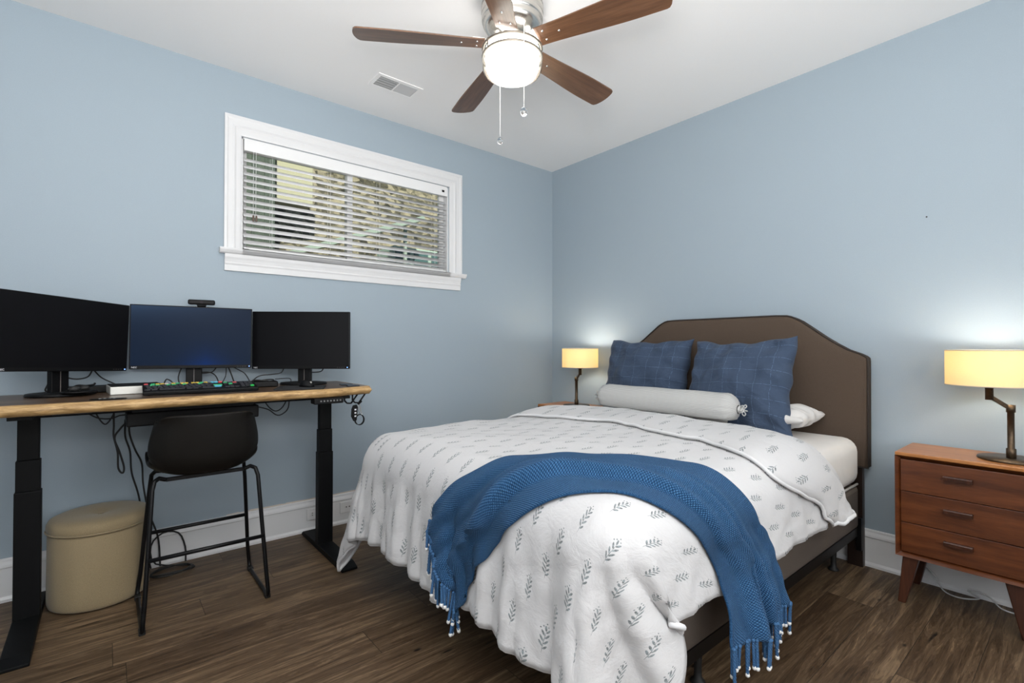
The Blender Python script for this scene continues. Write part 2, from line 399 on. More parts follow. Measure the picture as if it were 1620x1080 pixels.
# ------------------------------------------------------------------ room
H = 2.762; XW = -4.8; YW = -4.2; TH = .14
WX0, WX1, WZ0, WZ1 = -2.535, -1.118, 1.725, 2.388      # window opening
bx = MB(); bx.box(XW-TH, 0+TH, YW-TH, 0+TH, -.1, 0); struct(bx.build('floor', M['floor']))
bx = MB(); bx.box(XW-TH, 0+TH, YW-TH, 0+TH, H, H+.1); struct(bx.build('ceiling', M['ceil']))
bx = MB()
bx.box(XW, WX0, 0, TH, 0, H); bx.box(WX1, TH, 0, TH, 0, H); bx.box(WX0, WX1, 0, TH, 0, WZ0); bx.box(WX0, WX1, 0, TH, WZ1, H)
struct(bx.build('wall_left', M['wall']))
bx = MB(); bx.box(0, TH, YW, 0, 0, H); struct(bx.build('wall_right', M['wall']))
bx = MB(); bx.box(XW, 0, YW-TH, YW, 0, H); struct(bx.build('wall_back', M['wall']))
bx = MB(); bx.box(XW-TH, XW, YW, 0, 0, H); struct(bx.build('wall_side', M['wall']))
BBH = .193
prof = [(0, 0), (.026, 0), (.026, .012), (.018, .024), (.018, .150), (.022, .156), (.020, .166), (.013, .180), (.012, BBH-.004), (.009, BBH), (0, BBH)]
bx = MB(); bx.prism([(-a, c) for a, c in prof], 0, XW, -.001); struct(bx.build('baseboard_left', M['trim']))
bx = MB(); bx.prism([(-a, c) for a, c in prof], 1, YW, -.001); struct(bx.build('baseboard_right', M['trim']))
bx = MB(); bx.prism([(YW+a, c) for a, c in prof], 0, XW, 0); struct(bx.build('baseboard_back', M['trim']))
# chipped paint line along the top of the left baseboard
random.seed(3)
bx = MB(); top = []; bot = []
x_ = -2.6
while x_ < -1.75:
    top.append((x_, -.0006, BBH+.004+random.random()*.006)); bot.append((x_, -.0006, BBH-.001)); x_ += .012+random.random()*.03
bx.grid([bot, top], smooth=False); bx.grid([[(a, -.0012, c) for a, _, c in bot], [(a, -.0012, c) for a, _, c in top]], smooth=False)
struct(bx.build('trim_1', mat('bare_plaster', (.62, .55, .47), .9)[0]))

# ------------------------------------------------------------------ window
win = thing('window_1', None, None); struct(win)
CXL, CXR, CZT = -2.624, -1.000, 2.500
casep = [(0, 0), (0, .020), (.012, .022), (.020, .018), (.040, .017), (.050, .021), (.060, .016), (.078, .014), (.086, .012), (.086, 0)]
def casing():
    b_ = MB()
    # profile q (inward distance, thickness); mitred left-top-right
    x0, x1, zt, zb = CXL, CXR, CZT, 1.722
    paths = []
    for q, th in casep:
        paths.append([(x0+q, -th, zb), (x0+q, -th, zt-q*1.28), (x1-q*1.3, -th, zt-q*1.28), (x1-q*1.3, -th, zb)])
    b_.grid(paths, smooth=False)
    return b_
casing().build('casing', M['trim'], win)
bx = MB()
bx.prism([(.0, 1.694), (-.028, 1.694), (-.036, 1.700), (-.044, 1.713), (-.046, 1.722), (-.046, 1.725), (TH-.03, 1.725), (TH-.03, 1.712), (0, 1.712)], 0, WX0+.001, WX1-.001)
bx.prism([(.0, 1.694), (-.028, 1.694), (-.036, 1.700), (-.044, 1.713), (-.046, 1.722), (-.046, 1.725), (0, 1.725)], 0, -2.648, -.972)
bx.build('window_sill', M['trim'], win)
bx = MB(); bx.prism([(0, 1.598), (-.014, 1.598), (-.015, 1.630), (-.019, 1.640), (-.015, 1.648), (-.019, 1.664), (-.023, 1.676), (-.026, 1.694), (0, 1.694)], 0, CXL+.004, CXR-.012)
bx.build('apron', M['trim'], win)
bx = MB()   # jamb liner
bx.box(WX0, WX0+.008, 0, TH, WZ0, WZ1); bx.box(WX1-.008, WX1, 0, TH, WZ0, WZ1); bx.box(WX0, WX1, 0, TH, WZ1-.008, WZ1)
bx.build('jamb', M['trim'], win)
GY = .085
def sash(name, x0, x1, y, st):
    b_ = MB(); z0, z1 = WZ0+.005, WZ1-.01
    b_.box(x0, x0+st, y, y+.03, z0, z1, .003); b_.box(x1-st, x1, y, y+.03, z0, z1, .003)
    b_.box(x0+st, x1-st, y, y+.03, z0, z0+.04, .003); b_.box(x0+st, x1-st, y, y+.03, z1-.04, z1, .003)
    o = b_.build(name, M['plate'], win)
    g = MB(); g.box(x0+st-.003, x1-st+.003, y+.012, y+.016, z0+.037, z1-.037)
    g.build('pane', M['glass'], o)
m, t, b = mat('window_glass', (1, 1, 1), .02)
tr = t.n('BsdfTransparent', {'Color': (.93, .97, .95, 1)}); gl = t.n('BsdfGlossy', {'Roughness': .01}); fr = t.n('Fresnel', {'IOR': 1.5})
mx = t.n('MixShader', {0: fr.outputs[0], 1: tr.outputs[0], 2: gl.outputs[0]})
t.t.links.new(mx.outputs[0], t.t.nodes['Material Output'].inputs[0])
M['glass'] = m
sash('sash', WX0+.008, -1.845, GY, .036)
sash('sash', -1.885, WX1-.008, GY-.032+.0, .038)

# blind (hangs in the opening, lifts away)
bl = thing('window_blind', 'white horizontal slat blind hanging in the window above the desk', 'blind', (0, 0, 0))
bx = MB(); bx.box(WX0+.012, WX1-.02, -.012, .040, 2.318, 2.375, .004); bx.build('headrail', M['blind'], bl)
bx = MB(); bx.box(WX0+.010, WX1-.016, -.020, -.013, 2.308, 2.378, .003); bx.build('valance', M['blind'], bl)
slat0 = None; NS = 13; SP = .0405; tl = R_(36)
for i in range(NS):
    z = 2.318-.052-i*SP
    if slat0 is None:
        bx = MB(); rows = []
        for k in range(9):
            yy = (k/8-.5)*.05; cz = .0022*(1-(2*k/8-1)**2)
            rows.append([(WX0+.013, yy, cz), (WX1-.022, yy, cz)])
        rows2 = [[(p[0], p[1], p[2]-.0028) for p in r] for r in rows[::-1]]
        vv = bx.grid(rows+rows2, closed_u=True); bx.cap([r[0] for r in vv]); bx.cap([r[1] for r in vv][::-1])
        slat0 = bx.build('slat', M['blind'], bl, loc=(0, .016, z), rot=(tl, 0, 0)); o = slat0
    else: o = copy_obj(slat0, bl, (0, .016, z))
bx = MB(); bx.box(WX0+.013, WX1-.022, -.009, .041, 1.727, 1.742, .003); bx.build('bottom_rail', M['blind'], bl)
for x_ in (-2.37, -2.02, -1.68, -1.24):
    bx = MB()
    for yy in (-.0105, .0425): bx.cyl((x_, yy, 1.74), (x_, yy, 2.31), .0009, seg=6)
    bx.build('ladder_cord', M['blind'], bl)
bx = MB(); bx.cyl((-2.475, -.022, 2.31), (-2.475, -.022, 1.93), .0011, seg=6); bx.cyl((-2.462, -.022, 2.31), (-2.462, -.022, 1.93), .0011, seg=6)
cc = bx.build('tilt_cord', M['blind'], bl)
bx = MB()
for x_ in (-2.475, -2.459): bx.lathe([(.003, .034), (.0055, .028), (.0062, 0), (.004, -.002)], 10, (x_, -.022, 1.90))
bx.build('cord_tassel', mat('brown_wood_tassel', (.12, .08, .06), .5)[0], cc, label='brown wooden cord tassels')
bx = MB(); bx.box(-1.185, -1.165, -.0245, -.020, 2.335, 2.350, .001); bx.build('rail_clip', M['black'], bl, label='small dark clip')
bx = MB(); bx.box(-2.53, -2.495, -.0145, -.009, 1.727, 1.733, .001); bx.build('end_cap', M['black'], bl, label='dark end cap')

# ------------------------------------------------------------------ outside the window
m, t, b = mat('stone_and_leaf_bank', (.3, .25, .15), .95)
tc = t.n('TexCoord').outputs['Object']
n1 = t.n('TexNoise', {'Vector': tc, 'Scale': 9.0, 'Detail': 8.0, 'Roughness': .75}).outputs[0]
vr = t.n('TexVoronoi', {'Vector': tc, 'Scale': 14.0}).outputs['Color']
link(t, t.mix(.35, t.ramp(n1, [(.32, (.07, .06, .03)), (.5, (.26, .22, .11)), (.68, (.6, .5, .30))]), t.n('Mix', {0: .75}, data_type='RGBA').outputs[2]), b, 'Base Color')
link(t, t.ramp(t.m('ADD', t.m('MULTIPLY', n1, .7), t.m('MULTIPLY', t.xyz(vr)[0], .3)), [(.3, (.020, .020, .015)), (.46, (.13, .12, .085)), (.64, (.46, .41, .31))]), b, 'Base Color')
link(t, t.bump(n1, 1.0, .1), b, 'Normal')
M['bank'] = m
bx = MB(); random.seed(11); rows = []
for i in range(40):
    row = []
    for j in range(50):
        x_ = -7+j*.22; s_ = i/39
        y_ = 1.9+3.2*s_+random.uniform(-.05, .05); z_ = 1.25+4.6*s_**.85+random.uniform(-.06, .06)
        row.append((x_, y_, z_))
    rows.append(row)
bx.grid(rows, smooth=True)
struct(bx.build('ground', M['bank']))
bx = MB(); bx.box(-8, 4, TH+.01, 2.2, 1.2, 1.27); struct(bx.build('ground', noisy('outside_gravel', (.35, .32, .25), .95, 60, .3, .4)))
nb = thing('garden_shed', 'cream and green panelled shed seen through the left window pane', 'shed')
bx = MB(); bx.box(-1.82, -1.45, 2.15, 2.5, 2.66, 3.3, .01); bx.build('wall', mat('cream_paint', (.36, .35, .26), .6)[0], nb)
bx = MB(); bx.box(-2.9, -1.86, 2.0, 2.4, 1.27, 3.4, .01)
for k in range(9): bx.box(-2.88+k*.115, -2.86+k*.115, 1.98, 2.0, 1.3, 3.4)
bx.build('side_panel', noisy('dark_green_grey_boards', (.05, .07, .06), .7, 20, .3), nb)
hn = thing('utility_box', 'pale green box with glazed front seen through the right window pane', 'box')
bx = MB(); bx.box(-.80, -.10, 1.6, 2.0, 1.27, 2.24, .01); bx.build('body', mat('pale_green_metal', (.30, .40, .38), .5)[0], hn)
bx = MB()
for k in range(3): bx.box(-.77+k*.22, -.60+k*.22, 1.585, 1.6, 1.35, 2.20)
bx.build('panel', mat('dark_teal_panel', (.06, .12, .13), .25)[0], hn)
bx = MB(); bx.box(0, 1.45, -.10, .10, 0, .03)
for k in range(9): bx.box(0, 1.45, -.1+k*.024, -.09+k*.024, .03, .045)
gt = thing('metal_gutter', 'pale sloping ribbed metal panel outside behind the blind', 'panel')
gm = mat('pale_aqua_metal', (.28, .35, .33), .4)[0]
bx.build('ribbed_panel', gm, gt, loc=(-1.95, 1.35, 1.93), rot=(0, R_(-22), 0))
for px_, pz_ in ((-1.80, 1.985), (-.75, 2.41)):
    bx = MB(); bx.box(px_-.015, px_+.015, 1.40, 1.43, 1.27, pz_); bx.build('post', gm, gt)

# ------------------------------------------------------------------ outlets, vent, nail
def outlet(name, label, cx, slots, w_=.104, h_=.072, cz=.106):
    t_ = thing(name, label, 'outlet', (cx, -.0185, cz))
    b_ = MB(); b_.box(-w_/2, w_/2, -.006, 0, -h_/2, h_/2, .003); b_.build('cover_plate', M['plate'], t_)
    for x0, x1, z0, z1 in slots:
        b_ = MB(); b_.box(x0, x1, -.0072, -.0055, z0, z1); b_.build('slot', M['hole'], t_)
    for sx in (-1, 1):
        b_ = MB(); b_.cyl((sx*w_*.42, -.0062, 0), (sx*w_*.42, -.0072, 0), .003, seg=8); b_.build('screw', M['plate'], t_)
    return t_
outlet('data_outlet', 'white wall plate with two round jacks right of the black desk leg', -1.902, [(-.0135, -.0065, -.003, .004), (.0065, .0135, -.003, .004)])
o = outlet('power_outlet', 'white power outlet on the baseboard partly behind the desk leg', -2.112, [(-.020, -.014, .005, .009), (-.020, -.014, -.009, -.005), (.014, .020, .005, .009), (.014, .020, -.009, -.005)])
bx = MB(); bx.box(-.030, .030, -.0068, -.0055, -.016, .016, .002); bx.build('socket_face', M['plate'], o)

vt = thing('ceiling_vent', 'white rectangular air vent set in the ceiling left of the fan', 'vent', (-1.777, -.446, H))
bx = MB(); VX, VY = .145, .082
for a in ((-VX, VX, -VY, -VY+.025), (-VX, VX, VY-.025, VY), (-VX, -VX+.022, -VY+.025, VY-.025), (VX-.022, VX, -VY+.025, VY-.025), (-.004, .004, -VY+.025, VY-.025)): bx.box(a[0], a[1], a[2], a[3], -.005, -.0005)
bx.build('vent_frame', M['ceil'], vt)
bx = MB(); bx.box(-VX+.02, VX-.02, -VY+.02, VY-.02, -.001, -.0003); bx.build('duct', mat('duct_dark', (.10, .10, .10), .8)[0], vt)
bx = MB()
for k in range(22):
    x_ = -.118+k*.0052; 
    bx.box(x_, x_+.0022, -.057, .057, -.004, -.001)
for k in range(4): bx.box(-.122, -.004, -.047+k*.026, -.037+k*.026, -.0045, -.0035)
bx.build('louver', mat('vent_grey', (.5, .5, .5), .6)[0], vt)
bx = MB()
for k in range(22):
    x_ = .006+k*.0052; bx.box(x_, x_+.0042, -.057, .057, -.004, -.001)
bx.build('louver', mat('vent_light_grey', (.66, .66, .66), .6)[0], vt)
bx = MB(); bx.cyl((0, -2.656, 1.807), (-.004, -2.656, 1.807), .0035, seg=8)
tag(bx.build('nail', M['hole']), 'tiny dark nail head in the blue wall above the bed', 'nail')

# ------------------------------------------------------------------ ceiling fan
FX, FY = -1.700, -1.477
fan = thing('ceiling_fan', 'five-blade brown ceiling fan with a lit white globe and nickel housing', 'ceiling fan', (FX, FY, H))
bx = MB(); bx.lathe([(.125, 0), (.135, -.004), (.143, -.03), (.139, -.036), (.144, -.042), (.144, -.066), (.139, -.071), (.143, -.077), (.141, -.10), (.133, -.107), (.137, -.114), (.122, -.138), (.095, -.155), (.06, -.165)], 56)
bx.build('motor_housing', M['nickel'], fan)
bx = MB(); bx.lathe([(.055, -.15), (.05, -.165), (.058, -.185), (.075, -.195), (.085, -.205), (.06, -.215)], 40); bx.build('hub', M['nickel'], fan)
ZB = -.208
b0 = None
for k in range(5):
    a = R_(147.5-72*k)
    if b0 is None:
        bx = MB(); ol = []
        L0, L1 = .13, .705
        n_ = 60
        up, lo = [], []
        for i in range(n_+1):
            s_ = i/n_; x_ = L0+(L1-L0)*s_; wd = .050+.020*sstep(0, .8, s_)
            if s_ > .955: wd = wd-.016+math.sqrt(max(0, .016**2-(.016*(s_-.955)/.045)**2))
            up.append((x_, wd)); lo.append((x_, -wd))
        tipb = [(L1+.010*(1-(q_/4)**2), -(-q_)*.0135) for q_ in (3, 2, 1, 0, -1, -2, -3)]
        poly = up+tipb+lo[::-1]
        bx.mi = 0; bx.prism(poly, 2, -.003, .003)
        b0 = bx.build('blade', [M['blade']], fan, loc=(0, 0, ZB), rot=(R_(-12), 0, a)); bo = b0
        bx = MB(); bx.prism([(.085, -.022), (.13, -.044), (.185, -.047), (.205, -.03), (.212, 0), (.205, .03), (.185, .047), (.13, .044), (.085, .022)], 2, .0032, .0075)
        bx.prism([(.05, -.018), (.10, -.022), (.10, .022), (.05, .018)], 2, -.004, .004)
        i0 = bx.build('blade_iron', M['nickel'], bo)
        bx = MB()
        bx.sphere((0, 0, 0), .0052, 10, 6, (1, 1, .6))
        s0 = bx.build('screw', M['chrome'], bo, loc=(.165, .025, -.0035)); scr = [s0, copy_obj(s0, bo, (.165, -.025, -.0035)), copy_obj(s0, bo, (.235, 0, -.0035))]
    else:
        bo = copy_obj(b0, fan); bo.rotation_euler = (R_(-12), 0, a)
        copy_obj(i0, bo)
        for s1_ in scr: copy_obj(s1_, bo, s1_.location)
GL = -.395
m, t, b = mat('opal_glass_lit', (.95, .95, .95), .3, 0, Emission_Color=(1, .965, .91, 1), Emission_Strength=7.0)
bx = MB(); bx.lathe([(.118, -.222), (.123, -.232), (.124, -.285), (.121, -.315), (.110, -.340), (.085, -.357), (.04, -.366), (.0001, -.368)], 48, cap=False)
bx.build('light_globe', m, fan, label='glowing white opal glass globe')
M['ringm'] = mat('dark_nickel', (.22, .19, .16), .4, .8)[0]
for z0 in (-.226, -.262):
    bx = MB(); bx.lathe([(.131, z0), (.139, z0), (.141, z0-.003), (.139, z0-.008), (.131, z0-.008), (.131, z0)], 56, cap=False); bx.build('ring', M['ringm'], fan)
for k in range(3):
    a = R_(-60+120*k); bx = MB(); bx.box(-.003, .003, -.001, .001, -.266, -.226, mtx=Matrix.Translation((.1415*math.cos(a), .1415*math.sin(a), 0)) @ Matrix.Rotation(a+PI/2, 4, 'Z'))
    bx.build('ring_post', M['ringm'], fan)
bx = MB(); bx.lathe([(.137, -.226), (.139, -.25), (.140, -.29), (.136, -.322), (.130, -.335)], 56, cap=False)
bx.build('glass_sleeve', M['glass'], fan)
for dx, dy, zb_, rr in ((.045, .148, -.592, .016), (-.052, -.142, -.585, .018)):
    bx = MB(); z_ = -.21
    bx.cyl((dx, dy, -.2), (dx, dy, zb_+.02), .0012, seg=6)
    while z_ > zb_+.03: bx.sphere((dx, dy, z_), .0024, 6, 4); z_ -= .0075
    ch = bx.build('pull_chain', M['plate'], fan)
    bx = MB(); bx.sphere((dx, dy, zb_), rr, 10, 8, (.9, .9, 1.15)); bx.build('crystal_knob', M['clear'], ch, label='clear cut glass knob')
# ------------------------------------------------------------------ bed
YC = -1.64
bed = thing('bed', 'bed with dark brown upholstered headboard and black metal frame under the floral duvet', 'bed', (0, YC, 0))
# headboard outline (y across, z up)
def hb_half():
    p = [(.785, .530), (.787, 1.085), (.785, 1.102), (.775, 1.112), (.749, 1.126), (.696, 1.147), (.642, 1.180), (.586, 1.219), (.528, 1.264), (.468, 1.309), (.440, 1.325), (.418, 1.335), (.395, 1.341), (.33, 1.344)]
    return p
half = hb_half()
outl = half+[(-a, c) for a, c in half[::-1]]
bx = MB(); rows = []
ctr = (0, .95)
for q, xx in ((1, -.022), (1, -.068), (.992, -.078), (.975, -.084), (.93, -.088), (.6, -.091), (.2, -.092)):
    rows.append([(xx, ctr[0]+(a-ctr[0])*q, ctr[1]+(c-ctr[1])*q) for a, c in outl])
vv = bx.grid(rows, closed_v=True); bx.cap(vv[0]); bx.cap(vv[-1][::-1])
hbo = bx.build('headboard', M['headboard'], bed)
bx = MB(); bx.tube([(-.078, a*1.001, .95+(c-.95)*1.001) for a, c in outl], .005, 6, closed=True); bx.build('piping', M['piping'], hbo)
bx = MB(); bx.box(-.062, -.024, -.755, -.685, 0.0, .56, .002); l0 = bx.build('headboard_leg', mat('dark_stained_wood', (.018, .009, .006), .4)[0], bed)
bx = MB(); bx.box(-.062, -.024, .685, .755, 0.0, .56, .002); bx.build('headboard_leg', l0.data.materials[0], bed)
bx = MB()
for sy in (-1, 1):
    bx.box(-2.06, -.07, sy*.735-.004, sy*.735+.004, .165, .212, .001); bx.box(-2.06, -.07, min(sy*.735, sy*.70), max(sy*.735, sy*.70), .165, .169)
bx.box(-2.064, -2.056, -.735, .735, .165, .212, .001)
for xx in (-1.55, -.9, -.21): bx.box(xx-.018, xx+.018, -.72, .72, .168, .174)
for sy in (-1, 1): bx.box(-.085, -.062, sy*.735-.02, sy*.735+.006, .09, .26, .002)
bx.build('side_rail', M['blackmetal'], bed)
bl0 = None
for xx in (-1.55, -.21):
    for yy in (-.665, 0, .665):
        if bl0 is None:
            bx = MB(); bx.lathe([(.024, 0), (.026, .004), (.022, .010), (.014, .018), (.0125, .05), (.0165, .12), (.018, .168)], 16)
            bl0 = bx.build('leg', M['rubber'], bed, loc=(xx, yy, 0))
        else: copy_obj(bl0, bed, (xx, yy, 0))
bx = MB(); bx.box(-2.075, -.095, -2.39, -.89, .213, .438, .025, 3)
o = bx.build('box_spring', M['boxspring']); tag(o, 'brown fabric box spring lying between the bed frame and the white mattress', 'box spring')
bx = MB(); bx.box(-2.09, -.098, -2.40, -.88, .440, .690, .07, 5)
o = bx.build('mattress', M['sheet']); tag(o, 'white sheeted mattress showing at the head of the bed', 'mattress')
for f in o.data.polygons: f.use_smooth = True
bx = MB(); bx.tube([(-2.08, -2.385, .445), (-.11, -2.385, .445)], .006, 6)
bx.build('piping', M['sheet'], o)

# --- duvet
AH = -.60                                   # line of the fold near the pillows
HB0, HB1 = -2.692, -.40                     # side hems (b), right and left
def hem_foot(b): return -2.567+.012*math.sin(b*9)
def lerp_tab(tab, b):
    if b <= tab[0][0]: return tab[0][1]
    for (b0_, v0_), (b1_, v1_) in zip(tab[:-1], tab[1:]):
        if b <= b1_: return v0_+(v1_-v0_)*sstep(b0_, b1_, b)
    return tab[-1][1]
def fold_in(b): return lerp_tab([(-2.735, -.80), (-2.62, -.92), (-2.42, -1.28), (-2.05, -1.16), (-1.5, -1.06), (-1.1, -1.18), (-.6, -1.30)], b)   # inner edge of the folded-back layer
def fold_line(b): return lerp_tab([(-2.735, -.56), (-2.6, -.66), (-2.42, -.78), (-2.05, -.67), (-1.5, -.61), (-1.1, -.62), (-.85, -.90), (-.4, -1.0)], b)
NBV = 150
bs = [HB0+(HB1-HB0)*j/NBV for j in range(NBV+1)]
rows, uvs = [], []
def addrow(fa, fo, su):
    rows.append([bed_off(fa(b_), b_, fo(b_)) for b_ in bs]); uvs.append([(b_, su(b_)) for b_ in bs])
# folded-back layer, from its inner edge toward the head, round the fold, then back underneath
NF = 10
for i in range(NF+1):
    s_ = i/NF
    def fa(b_, s_=s_): return fold_in(b_)+(fold_line(b_)-fold_in(b_))*s_
    def fo(b_, s_=s_): return .016+.034*math.sin(PI*min(1, s_*.98+.02))**.45+.006*math.sin(b_*11+s_*2)*math.sin(PI*s_)
    addrow(fa, fo, lambda b_, s_=s_: .72*(fold_line(b_)-fold_in(b_))*(1-s_))
for i in range(1, 7):
    a_ = PI*i/6
    addrow(lambda b_, a_=a_: fold_line(b_)+.028*math.sin(a_), lambda b_, a_=a_: .010+.024*math.cos(a_)*1.0-.006, lambda b_, i=i: -.012*i)
NA = 120
for i in range(1, NA+1):
    s_ = i/NA
    addrow(lambda b_, s_=s_: fold_line(b_)+(hem_foot(b_)-fold_line(b_))*s_, lambda b_, s_=s_: -.012+.012*sstep(0, .18, s_), lambda b_, s_=s_: -.07+(hem_foot(b_)-fold_line(b_))*s_)
bx = MB(); bx.grid(rows, uvs=uvs)
duv = bx.build('duvet', M['duvet'], recalc=False)
tag(duv, 'white duvet printed with small grey leaf sprigs spread over the bed', 'duvet')
sm = duv.modifiers.new('thick', 'SOLIDIFY'); sm.thickness = .012; sm.offset = -1
hem = []
for b_ in bs: hem.append(bed_off(hem_foot(b_), b_, 0))
s_l = [bed_off(fold_line(HB0)+(hem_foot(HB0)-fold_line(HB0))*k/80, HB0, 0) for k in range(81)]
s_r = [bed_off(fold_line(HB1)+(hem_foot(HB1)-fold_line(HB1))*k/80, HB1, 0) for k in range(81)]
f_r = rows[0]
f_s = [rows[i][0] for i in range(NF+7)]
bx = MB(); bx.tube(s_l+hem, .0085, 8); bx.tube(s_r, .0085, 8); bx.tube(f_r, .007, 8); bx.tube(f_s, .0085, 8)
ph = bx.build('piping', M['white_hem'], duv)

# --- throw blanket, laid across the foot corner
TB = [(-2.319, -1.607), (-2.232, -1.679), (-2.172, -1.739), (-2.089, -1.851), (-1.894, -1.957), (-1.700, -2.117), (-1.607, -2.320), (-1.535, -2.468), (-1.428, -2.622), (-1.375, -2.815)]
TF = [(-2.583, -1.804), (-2.471, -1.864), (-2.339, -1.954), (-2.236, -2.042), (-2.139, -2.164), (-2.039, -2.297), (-1.937, -2.413), (-1.831, -2.515), (-1.746, -2.656), (-1.745, -2.835)]
def path2(pts, n):
    q = smooth_path([(a, c, 0) for a, c in pts], 12)
    L = [0]
    for i in range(1, len(q)): L.append(L[-1]+(q[i]-q[i-1]).length)
    out = []
    for k in range(n+1):
        d = L[-1]*k/n; i = 1
        while i < len(L)-1 and L[i] < d: i += 1
        f_ = (d-L[i-1])/max(1e-9, L[i]-L[i-1]); out.append(q[i-1].lerp(q[i], min(1, max(0, f_))))
    return out, L[-1]
NU, NV = 130, 44
tb, lb = path2(TB, NU); tf, lf = path2(TF, NU)
def thr_off(v_, u_):
    # rolled ridge near the front, a lower layer peeping out below it
    o_ = .018+.011*math.sin(v_*13+u_*3)*(1-v_)*(1-.5*u_)+.011*math.sin(v_*25-u_*9)*sstep(.1, .4, v_)*sstep(0, .3, u_)+.005*math.sin(v_*38+2)*(1-sstep(0, .35, u_))+.008*math.sin(v_*33+1)*sstep(.7, 1, u_)
    if v_ < .70: return o_+.034*sstep(.40, .66, v_)*(.45+.55*sstep(0, .3, u_))
    if v_ < .78: return .012+(o_+.034*(.45+.55*sstep(0, .3, u_))-.012)*math.cos((v_-.70)/.08*PI/2)
    return .011+.002*math.sin(u_*20)
rows, uvs = [], []
for i in range(NU+1):
    u_ = i/NU; r, q = [], []
    for j in range(NV+1):
        v_ = j/NV
        vw = v_+.022*math.sin(u_*9+1)*math.sin(PI*v_)
        a_ = tb[i].x+(tf[i].x-tb[i].x)*vw; b_ = tb[i].y+(tf[i].y-tb[i].y)*vw
        pnt = Vector(bed_off(a_, b_, .012+thr_off(v_, u_)))
        # free-hanging ends gather a little
        e_ = sstep(.80, 1.0, u_)
        pnt.y -= e_*(.018+.014*math.sin(v_*19)); 
        pnt.z -= e_*.0
        r.append(pnt); q.append((u_*(lb+lf)/2, v_*.42))
    rows.append(r); uvs.append(q)
bx = MB(); bx.grid(rows, uvs=uvs)
thw = bx.build('throw_blanket', M['throw'], recalc=False)
tag(thw, 'blue woven throw blanket with fringe draped over the foot corner of the bed', 'blanket')
sm = thw.modifiers.new('thick', 'SOLIDIFY'); sm.thickness = .008; sm.offset = 0
tt = None
def tassel_mesh(L_):
    b_ = MB()
    n = 18
    for ph_ in (0, 2*PI/3, 4*PI/3):
        b_.tube([(.0028*math.cos(ph_+k*1.1), .0028*math.sin(ph_+k*1.1), -L_*k/n) for k in range(n+1)], .0028, 6)
    b_.sphere((0, 0, 0), .0065, 8, 6)
    b_.mi = 1; b_.sphere((0, 0, -L_), .0068, 8, 6, (1, 1, 1.1))
    return b_
base = [tassel_mesh(L_).build('tassel', [M['tassel'], M['tassel_tip']], thw) for L_ in (.062, .08, .098)]
random.seed(5); used = [False]*3
def put_tassel(p_, tilt=(0, 0)):
    k = random.randrange(3)
    if not used[k]: o_ = base[k]; used[k] = True; o_.location = p_
    else: o_ = copy_obj(base[k], thw, p_)
    o_.rotation_euler = (tilt[0], tilt[1], random.uniform(0, 6))
for j in range(0, 31):
    v_ = j/30; i_ = min(NV, int(round(v_*NV))); p_ = rows[-1][i_]
    put_tassel((p_.x, p_.y-.002, p_.z+.002), (random.uniform(-.06, .06), random.uniform(-.06, .06)))
for j in range(0, 36):
    v_ = j/35; i_ = min(NV, int(round(v_*NV))); p_ = rows[0][i_]
    put_tassel((p_.x-.006, p_.y, p_.z+.002), (random.uniform(-.08, .08), R_(9)+random.uniform(-.05, .05)))

# --- pillows
def pillow(name, label, cat, W, Hh, T, mt, loc, rot, group=None, n=34, ear=.10, seed=0, sag=0.0, pin=False):
    b_ = MB(); rnd = random.Random(seed); ph_ = [rnd.uniform(0, 6) for _ in range(8)]
    def sheet(sg):
        rows_, uv_ = [], []
        for i in range(n+1):
            r_, q_ = [], []
            for j in range(n+1):
                u_, v_ = i/n*2-1, j/n*2-1
                e1, e2 = 1-u_*u_, 1-v_*v_
                pin_x = 1-ear*e2**.9*1.0*(abs(u_)**2.2)*.75; pin_y = 1-ear*e1**.9*(abs(v_)**2.2)*.75
                x_ = u_*W/2*pin_x; z_ = v_*Hh/2*pin_y
                th_ = T/2*(max(0, e1)**.42)*(max(0, e2)**.42)
                edge = max(abs(u_), abs(v_))
                wr = .012*math.sin(u_*7+v_*3+ph_[0])*math.sin(v_*5+ph_[1])+.005*math.sin(u_*13-v_*11+ph_[6])*math.sin(v_*9+u_*4)+.011*sstep(.45, .95, abs(u_))*math.sin(v_*17+ph_[2]+u_*4)+.009*sstep(.45, .95, abs(v_))*math.sin(u_*16+ph_[3])
                th_ += wr*sstep(0, .16, 1-edge)
                z_ -= sag*(1-v_)*0
                if v_ < 0: x_ *= 1+.03*v_*0
                y_ = sg*th_
                x_ += .006*math.sin(v_*11+ph_[4])*sstep(.8, 1, abs(u_)); z_ += .007*math.sin(u_*10+ph_[5])*sstep(.8, 1, abs(v_))
                if pin: q_e = max(0, u_)*max(0, -v_)**2; x_ += .05*q_e; z_ -= .03*q_e*u_**4
                if sag: z_ -= sag*(1-u_*u_)*sstep(.2, 1, v_)
                r_.append((x_, y_, z_)); q_.append(((u_+1)/2, (v_+1)/2))
            rows_.append(r_); uv_.append(q_)
        b_.grid(rows_, uvs=uv_, flip=(sg > 0))
    sheet(-1); sheet(1)
    bmesh.ops.remove_doubles(b_.bm, verts=b_.bm.verts[:], dist=.0004)
    o_ = b_.build(name, mt, None, loc, rot)
    s_ = o_.modifiers.new('sub', 'SUBSURF'); s_.levels = 1; s_.render_levels = 1
    tag(o_, label, cat, group); return o_
pillow('throw_pillow', 'square navy pillow at the left, nearer the small lamp, leaning on the headboard', 'pillow', .70, .57, .22, M['navy'], (-.235, -1.165, .945), (R_(-13), 0, R_(-92)), 'navy square pillows', seed=1, sag=.012)
